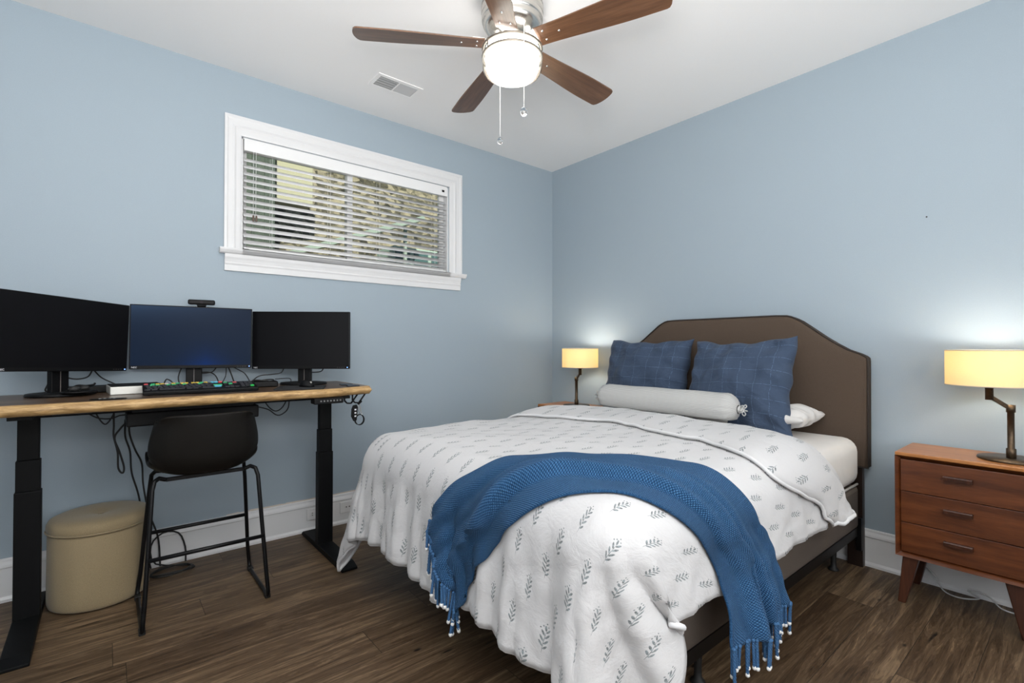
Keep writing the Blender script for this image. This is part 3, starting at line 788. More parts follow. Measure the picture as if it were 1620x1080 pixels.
pillow('throw_pillow', 'right square navy pillow with a pointed lower corner, before the white pillow', 'pillow', .64, .57, .22, M['navy'], (-.345, -1.870, .948), (R_(-17), R_(-2), R_(-97)), 'navy square pillows', seed=4, sag=.022, ear=.10, pin=True)
pillow('bed_pillow', 'white bed pillow poking out behind the right navy pillow', 'pillow', .66, .38, .14, M['sheet'], (-.30, -1.93, .775), (R_(-90), R_(-3), R_(-88)), seed=8, ear=.06)
# bolster
bo_ = thing('bolster_pillow', 'grey striped cylindrical bolster with tied ends lying before the navy pillows', 'pillow', (-.585, -1.528, .833), R_(-90.0))
bx = MB(); rows, uvs = [], []
L_, Rb, n, sg = .462, .083, 60, 40
prof_ = []
for i in range(n+1):
    s_ = -1+2*i/n
    x_ = s_*L_
    rr = Rb*(1-.03*s_*s_)
    if abs(s_) > .86: rr *= math.sqrt(max(.0, 1-((abs(s_)-.86)/.145)**2))*.97+.03
    prof_.append((x_, rr))
for i, (x_, rr) in enumerate(prof_):
    r_, q_ = [], []
    endf = sstep(.70, .95, abs(x_)/L_)
    for j in range(sg+1):
        a_ = 2*PI*j/sg
        r2 = rr*(1+.012*math.sin(x_*22+a_*2)+endf*.05*math.sin(a_*14))
        y_ = r2*math.cos(a_); z_ = r2*math.sin(a_)
        if z_ < -.055: z_ = -.055-(-.055-z_)*.3
        r_.append((x_, y_, z_)); q_.append((x_*1.0, a_*Rb))
    rows.append(r_); uvs.append(q_)
bx.grid(rows, uvs=uvs); bmesh.ops.remove_doubles(bx.bm, verts=bx.bm.verts[:], dist=.0003)
bx.build('cover', M['bolster'], bo_)
for s_ in (-1, 1):
    bx = MB(); bx.lathe([(.004, .0), (.018, .006), (.022, .014), (.014, .02)], 16)
    bx.sphere((0, 0, .026), .012, 10, 8)
    for k in range(5):
        a_ = 2*PI*k/5; bx.tube(smooth_path([(0, 0, .026), (.018*math.cos(a_), .018*math.sin(a_), .042), (.030*math.cos(a_), .030*math.sin(a_), .036), (.022*math.cos(a_), .022*math.sin(a_), .026), (0, 0, .026)], 5), .003, 6)
    bx.build('tie', M['bolster'], bo_, loc=(s_*(L_-.006), 0, 0), rot=(0, s_*R_(90), 0))
# ------------------------------------------------------------------ nightstands and lamps
def nightstand(loc, label):
    t_ = thing('nightstand', label, 'nightstand', loc, 0, 'walnut three-drawer nightstands')
    D, Wd, Z0, Z1 = .325, .432, .216, .684     # origin at rear centre on the floor; body spans x -D..0
    b_ = MB(); b_.box(-D, 0, -Wd/2, Wd/2, Z1-.016, Z1, .003); b_.build('top_panel', M['walnut_top_lamplit'], t_)
    b_ = MB()
    for sy in (-1, 1):
        b_.prism([(-D, sy*Wd/2), (0, sy*Wd/2), (0, sy*(Wd/2-.018)), (-D+.020, sy*(Wd/2-.018)), ], 2, Z0+.001, Z1-.016)
    b_.prism([(-D, Z0), (0, Z0), (0, Z0+.018), (-D+.022, Z0+.018)], 1, -Wd/2, Wd/2)
    b_.prism([(-D+.001, Z1-.016), (0, Z1-.016), (0, Z1-.026), (-D+.022, Z1-.030)], 1, -Wd/2+.001, Wd/2-.001)
    b_.box(-.008, -.001, -Wd/2+.015, Wd/2-.015, Z0+.015, Z1-.02)
    b_.build('body', M['walnut'], t_)
    zz = [(.238, .368), (.371, .508), (.511, .652)]
    dz0 = None
    for (a_, c_) in zz:
        b_ = MB(); b_.box(-D+.008, -.03, -Wd/2+.020, Wd/2-.020, a_, c_, .0015); d_ = b_.build('drawer', M['walnut'], t_)
        b_ = MB(); zc = (a_+c_)/2+.012
        b_.prism([(-D+.009, zc+.011), (-D-.016, zc+.014), (-D-.019, zc+.010), (-D-.018, zc-.003), (-D+.002, zc-.007), (-D+.009, zc-.008)], 1, -.046, .046)
        b_.build('handle', M['walnut_v'], d_)
    for sx in (-1, 1):
        for sy in (-1, 1):
            cx, cy = (-D+.045 if sx < 0 else -.045), sy*(Wd/2-.052)
            fx_, fy_ = cx+sx*.018, cy+sy*.034
            b_ = MB()
            def ring(x_, y_, z_, h_): return [(x_-h_, y_-h_, z_), (x_+h_, y_-h_, z_), (x_+h_, y_+h_, z_), (x_-h_, y_+h_, z_)]
            vv_ = b_.grid([ring(fx_, fy_, 0, .0145), ring(cx, cy, Z0, .029)], closed_v=True, smooth=False); b_.cap(vv_[0][::-1]); b_.cap(vv_[1])
            o_ = b_.build('leg', M['walnut_v'], t_)
            be = o_.modifiers.new('b', 'BEVEL'); be.width = .005; be.segments = 3
    return t_
nightstand((-.032, -2.814, 0), 'walnut three-drawer nightstand right of the bed, under the large lamp')
nightstand((-.032, -.41, 0), 'walnut nightstand in the corner beyond the bed, mostly hidden by the duvet')

sh_m, t, b = mat('linen_shade', (.86, .72, .48), .8)
fab = t.n('TexNoise', {'Vector': t.n('Mapping', {'Vector': t.n('TexCoord').outputs['Object'], 'Scale': (1, 1, 6)}).outputs[0], 'Scale': 160.0}).outputs[0]
dfu = t.n('BsdfDiffuse', {'Color': t.ramp(fab, [(.3, (.84, .76, .60)), (.7, (.90, .83, .68))])}); trl = t.n('BsdfTranslucent', {'Color': (.97, .80, .48, 1)})
ms = t.n('MixShader', {0: .55, 1: dfu.outputs[0], 2: trl.outputs[0]})
t.t.links.new(ms.outputs[0], t.t.nodes['Material Output'].inputs[0])
bulb_m = mat('lit_bulb', (1, .9, .7), .4, 0, Emission_Color=(1, .84, .58, 1), Emission_Strength=45.0)[0]
def lamp(loc, arm, label, posts, energy):
    """arm: vector from the post to the shade centre"""
    t_ = thing('table_lamp', label, 'lamp', loc, 0, 'bronze table lamps on the nightstands')
    b_ = MB(); b_.lathe([(.105, 0), (.107, .003), (.105, .008), (.0001, .009)], 40); b_.build('base', M['bronze'], t_)
    b_ = MB(); b_.lathe([(.016, .008), (.016, .048), (.0115, .050), (.0115, .200), (.015, .201), (.015, .232), (.0001, .233)], 20); b_.build('post', M['bronze'], t_)
    ax, ay = arm; SZ = .310
    L_ = math.hypot(ax, ay); ang = math.atan2(ay, ax)
    b_ = MB(); b_.box(-.006, math.hypot(L_, .052), -.006, .006, -.008, .008, .002, mtx=Matrix.Rotation(ang, 4, 'Z') @ Matrix.Translation((0, 0, .215)) @ Matrix.Rotation(-math.atan2(.052, L_), 4, 'Y'))
    b_.build('swing_arm', M['bronze'], t_)
    b_ = MB(); b_.lathe([(.0135, .252), (.0135, .302), (.0235, .303), (.0235, .313), (.0001, .314)], 20, (ax, ay, 0)); b_.cyl((ax, ay, .31), (ax, ay, .345), .012)
    so_ = b_.build('socket', M['bronze'], t_)
    b_ = MB(); b_.sphere((ax, ay, .382), .024, 16, 12, (1, 1, 1.25)); b_.build('bulb', bulb_m, so_, label='lit warm bulb')
    b_ = MB(); r_, z0, z1 = .142, .313, .462
    b_.lathe([(r_, z0), (r_, z1)], 64, (ax, ay, 0), cap=False)
    b_.lathe([(r_-.0015, z1), (r_-.0015, z0)], 64, (ax, ay, 0), cap=False)
    sh_ = b_.build('lamp_shade', sh_m, t_, label='glowing cream drum shade', recalc=False)
    b_ = MB()
    for z_ in (z0, z1): b_.lathe([(r_-.0022, z_-.002), (r_+.0008, z_-.002), (r_+.0008, z_+.002), (r_-.0022, z_+.002), (r_-.0022, z_-.002)], 64, (ax, ay, 0), cap=False)
    for k in range(3):
        a_ = 2*PI*k/3; b_.cyl((ax, ay, z1-.02), (ax+(r_-.002)*math.cos(a_), ay+(r_-.002)*math.sin(a_), z1-.008), .0015, seg=6)
    b_.build('shade_ring', mat('shade_trim', (.55, .5, .4), .5)[0], sh_)
    pl = bpy.data.lights.new('lamp_bulb', 'POINT'); pl.energy = energy; pl.color = (1, .93, .84); pl.shadow_soft_size = .03
    po = bpy.data.objects.new('lamp_bulb', pl); COL.objects.link(po); po.parent = t_; po.location = (ax, ay, .425)
    return t_
lamp((-.20, -2.960, .685), (-.045, .060), 'large bronze lamp with cream drum shade on the right nightstand', 0, 4.6)
lamp((-.20, -.485, .685), (-.033, -.070), 'bronze lamp with cream shade in the corner beyond the bed', 0, 4.6)

# ------------------------------------------------------------------ standing desk
DZ = .942
desk = thing('standing_desk', 'black-legged standing desk with a live-edge walnut top along the left wall', 'desk', (-2.77, -.38, 0))
def dk(x_, y_): return (x_+2.77, y_+.38)
random.seed(21)
front, back = [], []
xs = [-3.52+(1.512)*i/120 for i in range(121)]
def wob(x_): return .006*math.sin(x_*9+1)+.004*math.sin(x_*23)+.0025*math.sin(x_*61)
def fy(x_): 
    # right front corner is cut back along the natural edge
    return -.672+wob(x_)+.05*sstep(-2.26, -2.01, x_)**1.3
rows = []
for x_ in xs:
    f_ = fy(x_); r_ = []
    j = .003*math.sin(x_*47)+.002*math.sin(x_*113)+random.uniform(-.0012, .0012)
    for yy, zz_ in ((f_+.030, DZ), (f_+.012, DZ-.001), (f_+.002+j, DZ-.008), (f_-.006+j, DZ-.020), (f_+.004-j, DZ-.034), (f_+.016, DZ-.042), (f_+.030, DZ-.044)):
        a_, c_ = dk(x_, yy); r_.append((a_, c_, zz_))
    rows.append(r_)
bx = MB(); bx.mi = 1; vv = bx.grid(rows, smooth=True)
bx.mi = 0
top = [(*dk(x_, fy(x_)+.030), DZ) for x_ in xs]; bk = [(*dk(x_, -.085), DZ) for x_ in xs]
bx.grid([bk, top], smooth=False)
bx.grid([[(a_, c_, DZ-.044) for a_, c_, _ in top], [(a_, c_, DZ-.044) for a_, c_, _ in bk]], smooth=False)
bx.mi = 1
for e in (0, -1):
    x_ = xs[e]
    pts_ = [(*dk(x_, -.085), DZ), (*dk(x_, -.085), DZ-.044)]
    bx.prism([(dk(x_, -.085)[1], DZ), (dk(x_, fy(x_)+.03)[1], DZ), (rows[e][3][1], DZ-.020), (dk(x_, fy(x_)+.03)[1], DZ-.044), (dk(x_, -.085)[1], DZ-.044)], 0, dk(x_, 0)[0], dk(x_, 0)[0]+(.006 if e else -.006))
bx.grid([[(a_, c_, DZ-.044) for a_, c_, _ in bk], bk], smooth=False)
bx.build('desktop', [M['desk_top'], M['desk_edge']], desk)
def dcol(xc):
    px, py = dk(xc, -.325)
    b_ = MB()
    b_.box(px-.0415, px+.0415, py-.026, py+.026, .03, .555, .003); c1 = b_.build('leg', M['deskblack'], desk)
    b_ = MB(); b_.box(px-.038, px+.038, py-.0225, py+.0225, .555, .685, .003); b_.build('middle_stage', M['deskblack'], c1)
    b_ = MB(); b_.box(px-.034, px+.034, py-.019, py+.019, .685, .882, .003); b_.build('upper_stage', M['deskblack'], c1)
    b_ = MB(); x0, x1 = px-.042, px+.042
    b_.prism([(dk(0, -.045)[1], .0), (dk(0, -.045)[1], .012), (dk(0, -.07)[1], .028), (dk(0, -.27)[1], .034), (dk(0, -.38)[1], .034), (dk(0, -.66)[1], .028), (dk(0, -.715)[1], .012), (dk(0, -.715)[1], .0)], 0, x0, x1)
    o_ = b_.build('foot', M['deskblack'], desk); be = o_.modifiers.new('b', 'BEVEL'); be.width = .003; be.segments = 2
    b_ = MB(); b_.box(px-.035, px+.035, dk(0, -.62)[1], dk(0, -.11)[1], .882, .8975, .002); b_.build('support_arm', M['deskblack'], desk)
dcol(-2.158); dcol(-3.384)
bx = MB(); 
for yy in (-.26, -.39): a_, c_ = dk(-3.35, yy); bx.box(a_, a_+1.16, c_-.02, c_+.02, .865, .8975, .002)
bx.build('crossbar', M['deskblack'], desk)
cp = MB(); a_, c_ = dk(-2.25, -.655); cp.box(a_-.075, a_+.075, c_-.012, c_+.05, .866, .8972, .006, 3); cpo = cp.build('control_panel', M['black'], desk)
for k in range(7):
    if k == 0:
        bx = MB(); bx.cyl((0, 0, 0), (0, -.002, 0), .0042, seg=10); k0 = bx.build('button', mat('button_print', (.16, .16, .16), .4)[0], cpo, loc=(a_-.042+k*.0165, c_-.0120, .882))
    else: copy_obj(k0, cpo, (a_-.042+k*.0165, c_-.0120, .882))
bx = MB(); x0, y0 = dk(-3.065, -.44); x1, y1 = dk(-2.53, -.20); bx.box(x0, x1, y0, y1, .800, .862, .006); bx.box(x0+.02, x1-.02, y0+.02, y1-.02, .862, .8975)
bx.build('cable_tray', M['black'], desk)
bx = MB(); x0, y0 = dk(-3.31, -.30); bx.box(x0, x0+.13, y0-.12, y0, .872, .8975, .004); x0, y0 = dk(-2.42, -.30); bx.box(x0, x0+.20, y0-.12, y0, .876, .8975, .004)
bx.build('motor_housing', M['navycase'], desk)

# hook bracket and things hanging from it
hk = thing('headphone_hook', 'black angular double hook bracket under the right end of the desk', 'hook', (-2.10, -.575, .898))
for dx in (0, .044):
    bx = MB(); W_ = .0045
    pth = [(-.036+dx, 0, 0), (-.036+dx, 0, -.032), (-.022+dx, 0, -.046), (.0+dx, 0, -.048), (.036+dx, .0, -.001)]
    for p0, p1 in zip(pth[:-1], pth[1:]): bx.cyl(p0, p1, W_, seg=6)
    bx.build('hook', M['blackmetal'], hk)
bx = MB(); bx.box(-.045, .085, -.006, .006, -.002, .0, 0); bx.build('mounting_plate', M['blackmetal'], hk)
bx = MB(); bx.prism([(-.002, 0), (.020, .004), (.026, -.012), (.020, -.085), (.002, -.088), (-.012, -.060), (-.010, -.020)], 1, -.004, .004)
o = bx.build('key_fob', M['black'], loc=(-2.088, -.575, .838)); tag(o, 'flat black key fob hanging from the desk hook', 'fob')
be = o.modifiers.new('b', 'BEVEL'); be.width = .003; be.segments = 2
bx = MB()
for k in range(3): bx.box(.006, .016, -.0048, -.0038, -.028-k*.018, -.020-k*.018)
bx.build('print', M['logo'], o, label='white printed marks')
cb = thing('carabiner_strap', 'silver clip and round black strap loop dangling from the desk hook', 'key ring', (-2.056, -.575, .846))
bx = MB(); bx.tube(smooth_path([(0, 0, 0), (.007, 0, -.02), (.012, 0, -.045), (.018, 0, -.06), (.010, 0, -.062), (.001, 0, -.04), (-.004, 0, -.015), (0, 0, 0)], 6), .0022, 6); bx.build('clip', M['chrome'], cb)
bx = MB(); bx.cyl((-.006, 0, -.004), (.016, 0, .012), .006, seg=8); bx.build('toggle', M['black'], cb)
bx = MB(); bx.grid([[(.004+rr*math.cos(2*PI*k/32), yy, -.090+rr*1.12*math.sin(2*PI*k/32)) for k in range(32)] for rr, yy in ((.027, -.008), (.027, .008), (.0235, .008), (.0235, -.008), (.027, -.008))], closed_v=True); bx.build('loop', M['black'], cb)

# ------------------------------------------------------------------ monitors
def text_mesh(name, body, size, m_, parent, loc, rot):
    cu = bpy.data.curves.new(name, 'FONT'); cu.body = body; cu.size = size; cu.extrude = .0002; cu.align_x = 'LEFT'
    to = bpy.data.objects.new(name+'_src', cu); COL.objects.link(to)
    dg = bpy.context.evaluated_depsgraph_get(); me = bpy.data.meshes.new_from_object(to.evaluated_get(dg)); bpy.data.objects.remove(to, do_unlink=True)
    me.materials.clear(); me.materials.append(m_)
    o_ = bpy.data.objects.new(name, me); COL.objects.link(o_); o_.parent = parent; o_.location = loc; o_.rotation_euler = rot
    return o_
# centre screen glows faintly blue: a backlit panel showing black
sb, t, b = mat('blue_backlit_panel', (.003, .004, .007), .35, 0, Specular_IOR_Level=.04)
tc = t.n('TexCoord').outputs['Generated']; x, y, z = t.xyz(tc)
e1 = t.m('POWER', t.m('SUBTRACT', 1.0, t.m('MULTIPLY', t.m('ABSOLUTE', t.m('SUBTRACT', x, .60)), 2.6), clamp=True), 2.0)
bl_ = t.m('MULTIPLY', e1, t.m('POWER', t.m('SUBTRACT', 1.0, z), 5.0))
e2 = t.m('MULTIPLY', t.m('POWER', z, 6.0), t.m('SUBTRACT', 1.0, x))
em = t.mix(t.m('MULTIPLY', bl_, 1.0), (.006, .014, .033), (.003, .024, .12))
em = t.mix(t.m('MULTIPLY', e2, .8), em, (.03, .06, .115))
link(t, em, b, 'Emission Color'); b.inputs['Emission Strength'].default_value = 1.0
M['screen_blue'] = sb
def monitor(loc, rz, roll, scr, label, zc):
    t_ = thing('monitor', label, 'monitor', loc, rz, 'three desktop monitors')
    W_, H_ = .545, .328
    tilt = Matrix.Translation((0, 0, zc)) @ Matrix.Rotation(roll, 4, 'Y')
    def bb(b_): 
        for v_ in b_.bm.verts: v_.co = tilt @ v_.co
        return b_
    b_ = MB(); b_.box(-W_/2, W_/2, -.010, .012, -H_/2, H_/2, .003); b_.box(-W_/2+.06, W_/2-.06, .012, .042, -H_/2+.04, H_/2-.05, .012, 3)
    bz = bb(b_).build('housing', M['black'], t_)
    b_ = MB(); b_.box(-W_/2+.005, W_/2-.005, -.0112, -.0098, -H_/2+.017, H_/2-.005); sc_ = bb(b_).build('screen', scr, t_)
    q = text_mesh('logo', 'NEC', .0115, M['logo'], bz, (0, 0, 0), (0, 0, 0))
    q.matrix_local = tilt @ Matrix.Translation((-W_/2+.010, -.0112, -H_/2+.0045)) @ Matrix.Rotation(R_(90), 4, 'X')
    b_ = MB(); b_.box(W_/2-.014, W_/2-.009, -.0112, -.0098, -H_/2+.006, -H_/2+.011); bb(b_).build('power_light', M['led'], bz)
    b_ = MB()
    for k in range(4): b_.box(W_/2-.070+k*.012, W_/2-.064+k*.012, -.0108, -.0098, -H_/2+.0075, -H_/2+.0090)
    bb(b_).build('button_marks', mat('grey_print', (.12, .12, .12), .5)[0], bz)
    b_ = MB(); b_.box(-.037, .037, .042, .068, .012, zc+.02, .004); b_.build('stand_column', M['black'], t_)
    b_ = MB()
    b_.lathe([(.112, 0), (.115, .004), (.112, .013), (.09, .015), (.0001, .016)], 40, (0, .0, 0)); 
    for v_ in b_.bm.verts: v_.co.x *= 1.12; v_.co.y = v_.co.y*.92+.035
    b_.build('stand_base', M['black'], t_)
    b_ = MB(); b_.box(-.0015, .0015, .0405, .0422, .016, .11); b_.build('height_scale', mat('grey_slot', (.18, .16, .15), .5)[0], t_)
    return t_
monitor((-3.266, -.266, DZ), math.atan2(.340, .401), R_(2.4), M['screen_dark'], 'leftmost black monitor with dark screen at the left end of the desk', .272)
monitor((-2.777, -.119, DZ), math.atan2(-.079, .538), R_(.4), M['screen_blue'], 'middle monitor with bluish screen and a webcam on top', .267)
monitor((-2.273, -.275, DZ), math.atan2(-.329, .445), R_(0), M['screen_dark'], 'rightmost black monitor with dark screen near the desk hooks', .255)

wc = thing('webcam', 'black bar-shaped webcam clipped on top of the middle monitor', 'webcam', (-2.744, -.124, 1.376), math.atan2(-.079, .538))
bx = MB(); bx.box(-.062, .062, -.014, .010, .008, .035, .008, 3); bx.build('body', M['black'], wc)
bx = MB(); bx.box(-.022, .022, -.016, .018, .0015, .008, .002); bx.box(-.02, .02, .014, .019, -.03, .004, .001); bx.build('clip', M['black'], wc)
bx = MB(); bx.cyl((0, -.0138, .0215), (0, -.0155, .0215), .0075, seg=16); bx.build('lens', mat('lens_glass', (.02, .015, .02), .4, 0, Specular_IOR_Level=.1)[0], wc)

# ------------------------------------------------------------------ things on the desk
kb = thing('keyboard', 'black keyboard with green, yellow, red and blue keys below the middle monitor', 'keyboard', (-2.785, -.545, DZ), R_(-2))
tl_ = Matrix.Translation((0, 0, .004)) @ Matrix.Rotation(R_(9), 4, 'X')
bx = MB(); bx.box(-.228, .228, -.005, .150, 0, .016, .004, 2, mtx=tl_); bx.build('case', M['black'], kb)
kc = {k: mat('key_'+k, c, .45)[0] for k, c in dict(black=(.018, .019, .024), green=(.05, .42, .17), yellow=(.75, .52, .07), red=(.75, .09, .10), blue=(.10, .45, .62), white=(.6, .5, .45), bright=(.02, .55, .09)).items()}
kmesh = {}
def key(x_, y_, w_, col_='black'):
    kk = (round(w_, 4), col_)
    if kk not in kmesh:
        b_ = MB(); b_.box(-w_/2, w_/2, -.007, .007, 0, .006, .0015, 1); o_ = b_.build('key', kc[col_], kb); kmesh[kk] = o_
        if col_ != 'black': o_['label'] = {'bright': 'bright green key'}.get(col_, col_+' key')
    else: o_ = copy_obj(kmesh[kk], kb)
    p_ = tl_ @ Vector((x_, y_, .016)); o_.location = p_; o_.rotation_euler = (R_(9), 0, 0)
frow = ['red', None, 'green', 'yellow', 'yellow', 'white', None, 'yellow', 'green', 'yellow', 'yellow', None, 'yellow', 'yellow', 'green', 'yellow', None, 'blue', 'blue', 'red']
x_ = -.215
for c_ in frow:
    if c_: key(x_, .134, .0155, c_); x_ += .0172
    else: x_ += .009
rowcol = {(0, 1): 'green', (0, 2): 'green', (0, 4): 'green', (0, 5): 'green', (0, 7): 'green', (0, 10): 'green', (1, 0): 'black'}
for r_ in range(5):
    x0 = -.213+(0, .006, .009, .013, .003)[r_]; n_ = 13 if r_ < 4 else 4
    if r_ < 4:
        for k in range(n_-(r_ > 1)): key(x0+k*.0205, .112-r_*.0215, .0175, rowcol.get((r_, k), 'black'))
    else:
        for k, (xx, ww) in enumerate(((-.211, .022), (-.186, .022), (-.120, .095), (-.055, .022), (-.030, .022), (.02, .05))): key(xx, .026, ww, 'black')
key(.062, .069, .036, 'green'); key(.060, .047, .030, 'blue')
for r_ in range(2):
    for k in range(3): key(.098+k*.0205, .112-r_*.0215, .0175, {(0, 0): 'green', (0, 2): 'red', (1, 1): 'green'}.get((r_, k), 'black'))
key(.1185, .047, .0175); 
for k in range(3): key(.098+k*.0205, .026, .0175)
for r_ in range(4):
    for k in range(3): key(.166+k*.0195, .112-r_*.0265, .0165, 'bright' if (r_, k) == (3, 2) else 'black')

bx = MB(); bx.box(0, .20, 0, .20, 0, .036, .003); bx.mi = 1; bx.box(.004, .196, .004, .196, .036, .040, .001)
o = bx.build('docking_box', [M['silver'], M['black']], loc=(-3.122, -.385, DZ+.001), rot=(0, 0, R_(4))); tag(o, 'flat silver box with black top between keyboard and left monitor', 'box')
bx = MB(); bx.box(-.11, .11, -.05, .05, 0, .030, .004)
o = bx.build('mini_computer', M['black'], loc=(-3.20, -.135, DZ+.001), rot=(0, 0, R_(8))); tag(o, 'flat black box behind the left monitor stand by the wall', 'box')
bx = MB(); bx.box(-.065, .065, -.045, .045, 0, .030, .006, 3); bx.mi = 0
o = bx.build('usb_hub', M['black'], loc=(-2.475, -.30, DZ+.001), rot=(0, 0, R_(-8))); tag(o, 'small black box with coiled cable on top right of the keyboard', 'box')
bx = MB(); bx.tube([(.048*math.cos(2*PI*k/28), .026*math.sin(2*PI*k/28), .0345+.003*math.sin(4*PI*k/28)) for k in range(28)], .0035, 6, closed=True); bx.build('coiled_cable', M['rubber'], o)
bx = MB(); bx.lathe([(1, 0), (1, .004), (.98, .006), (.0001, .006)], 4, a0=PI/4, smooth=False)
for v_ in bx.bm.verts: v_.co.x *= .165; v_.co.y *= .155
o = bx.build('mouse_pad', mat('black_cloth', (.010, .010, .011), .8)[0], loc=(-2.345, -.515, DZ+.0006), rot=(0, 0, R_(-22))); tag(o, 'thin black mouse pad under the mouse in front of the right monitor', 'mouse pad')
mo = thing('mouse', 'black ergonomic mouse on the pad in front of the right monitor', 'mouse', (-2.318, -.520, DZ+.0078), R_(15))
bx = MB(); bx.sphere((0, 0, 0), .034, 20, 12, (.95, 1.45, 1.05))
for v_ in bx.bm.verts: v_.co.z = max(0, v_.co.z)
bx.build('body', M['black'], mo); bx = MB(); bx.cyl((-.003, -.036, .022), (.003, -.036, .022), .0065, seg=14); bx.build('scroll_wheel', M['silver'], mo)
bx = MB()
bx.lathe([(.060, 0), (.062, .002), (.056, .0035), (.0001, .004)], 30)
for v_ in bx.bm.verts: v_.co.y *= .30
o = bx.build('letter_opener_case', M['black'], loc=(-3.128, -.590, DZ+.001), rot=(0, 0, R_(-8))); tag(o, 'thin oval black case lying at the desk edge left of the keyboard', 'case')
bx = MB()
for k in range(4): bx.box(-.030+k*.015, -.022+k*.015, -.0045, -.0025, .0036, .0045)
bx.build('print', M['logo'], o)
gl_ = thing('headset', 'small black headset lying on the left monitor base', 'headset', (-3.225, -.335, DZ+.0155), R_(15))
bx = MB(); bx.lathe([(.062, 0), (.064, .003), (.060, .007), (.0001, .008)], 30)
for v_ in bx.bm.verts: v_.co.y *= .62
bx.build('pouch', M['black'], gl_)
bx = MB(); bx.sphere((-.018, -.006, .018), .016, 14, 10, (1.5, 1, .8)); bx.sphere((.016, -.004, .020), .013, 14, 10, (1.5, 1, .8)); bx.build('ear_cushion', M['rubber'], gl_)
bx = MB(); bx.tube(smooth_path([(-.03, 0, .018), (-.005, .018, .030), (.025, .012, .028), (.045, -.006, .032), (.052, .0, .038)], 6), .0045, 8); bx.build('band', M['black'], gl_)
for nm, lb, lx, ly in (('slim_case', 'slim dark case on the far right desk end, nearer the wall', -2.083, -.455), ('slim_case', 'slim dark case on the far right desk end, nearer the front corner', -2.083, -.555)):
    bx = MB(); bx.box(-.032, .032, -.028, .028, 0, .006, .002); o = bx.build(nm, M['navycase'], loc=(lx, ly, DZ+.0006), rot=(0, 0, R_(-10))); tag(o, lb, 'case', 'slim dark cases on the desk end')

# ------------------------------------------------------------------ cables
def cable(pts_, label, r_=.0032, name='cable', mt=None, wob_=0.0, grp=None, cat='cable'):
    b_ = MB(); b_.tube(smooth_path(pts_, 8), r_, 7); o_ = b_.build(name, mt or M['rubber']); tag(o_, label, cat, grp); return o_
U = .895
cable([(-3.215, -.2, U), (-3.205, -.2, .858), (-3.164, -.2, .825), (-3.118, -.2, .818), (-3.083, -.2, .83), (-3.052, -.2, .83)], 'black cable sagging under the desk into the left side of the tray')
cable([(-3.178, -.22, U), (-3.173, -.22, .856), (-3.153, -.22, .812), (-3.136, -.22, .796), (-3.118, -.22, .818), (-3.104, -.22, .853), (-3.10, -.22, U)], 'short black cable hanging in a V below the left monitor')
cable([(-3.107, -.2, U), (-3.106, -.2, .787), (-3.106, -.2, .733), (-3.091, -.2, .656), (-3.088, -.2, .58), (-3.072, -.2, .553), (-3.067, -.2, .582), (-3.084, -.2, .655), (-3.103, -.2, .723), (-3.083, -.2, .765), (-3.052, -.2, .803)], 'long black cable looped down above the ottoman and back up', .0042)
cable([(-3.062, -.16, .803), (-3.061, -.12, .716), (-3.041, -.10, .635), (-3.033, -.09, .524), (-3.00, -.06, .379), (-2.97, -.045, .12), (-2.95, -.05, .010)], 'black cable dropping from the tray to the floor, left of its pair', .0042)
cable([(-3.046, -.16, .803), (-3.044, -.12, .727), (-3.020, -.09, .639), (-2.992, -.07, .562), (-2.985, -.06, .451), (-2.96, -.04, .30), (-2.92, -.04, .16), (-2.91, -.045, .010)], 'black cable dropping from the tray to the floor, right of its pair', .0042)
cable([(-2.500, -.3, .835), (-2.451, -.3, .816), (-2.413, -.3, .785), (-2.383, -.3, .786), (-2.351, -.3, .818), (-2.345, -.3, .8915)], 'lower black cable loop hanging between the stool back and the desk leg')
cable([(-2.478, -.25, .8915), (-2.44, -.25, .827), (-2.404, -.25, .8), (-2.371, -.25, .815), (-2.345, -.25, .86), (-2.340, -.25, .8915)], 'upper black cable loop hanging beneath the right side of the desk')
D0 = DZ+.003
cable([(-3.05, -.10, D0), (-3.11, -.09, .980), (-3.155, -.08, 1.010), (-3.185, -.10, 1.052)], 'black cable slanting down from the left monitor to the silver box')
cable([(-3.29, -.15, 1.023), (-3.256, -.15, 1.01), (-3.227, -.15, 1.009), (-3.2, -.15, 1.02), (-3.186, -.16, 1.05)], 'black cable sagging behind the left monitor')
cable([(-3.335, -.20, 1.06), (-3.335, -.19, 1.0), (-3.345, -.19, .965), (-3.33, -.185, .955), (-3.32, -.185, .975), (-3.28, -.17, 1.01)], 'black cable hooked beside the left monitor column', .0035)
cable([(-2.915, -.12, D0), (-2.899, -.12, .987), (-2.889, -.12, .99), (-2.872, -.12, .976), (-2.852, -.12, D0)], 'short black cable arched behind the keyboard')
cable([(-2.822, -.075, 1.06), (-2.838, -.08, 1.014), (-2.841, -.09, .984), (-2.832, -.1, D0)], 'black cable down the left of the middle monitor column')
cable([(-2.74, -.065, 1.02), (-2.698, -.08, 1.019), (-2.671, -.1, .997), (-2.655, -.11, D0)], 'black cable curving right off the middle monitor column')
cable([(-2.660, -.075, 1.06), (-2.686, -.09, 1.023), (-2.735, -.08, 1.014)], 'black cable rising under the middle monitor')
cable([(-2.619, -.075, 1.06), (-2.622, -.08, .995), (-2.650, -.09, D0)], 'thin black cable behind the middle monitor, leaning left', .0025)
cable([(-2.614, -.08, 1.06), (-2.597, -.1, 1.005), (-2.580, -.11, D0)], 'black cable with plug behind the middle monitor, leaning right', .0036)
cable([(-2.342, -.19, 1.05), (-2.362, -.2, 1.012), (-2.412, -.2, 1.003), (-2.471, -.2, .998), (-2.503, -.2, .978), (-2.535, -.2, D0)], 'long black cable from the right monitor to the middle of the desk')
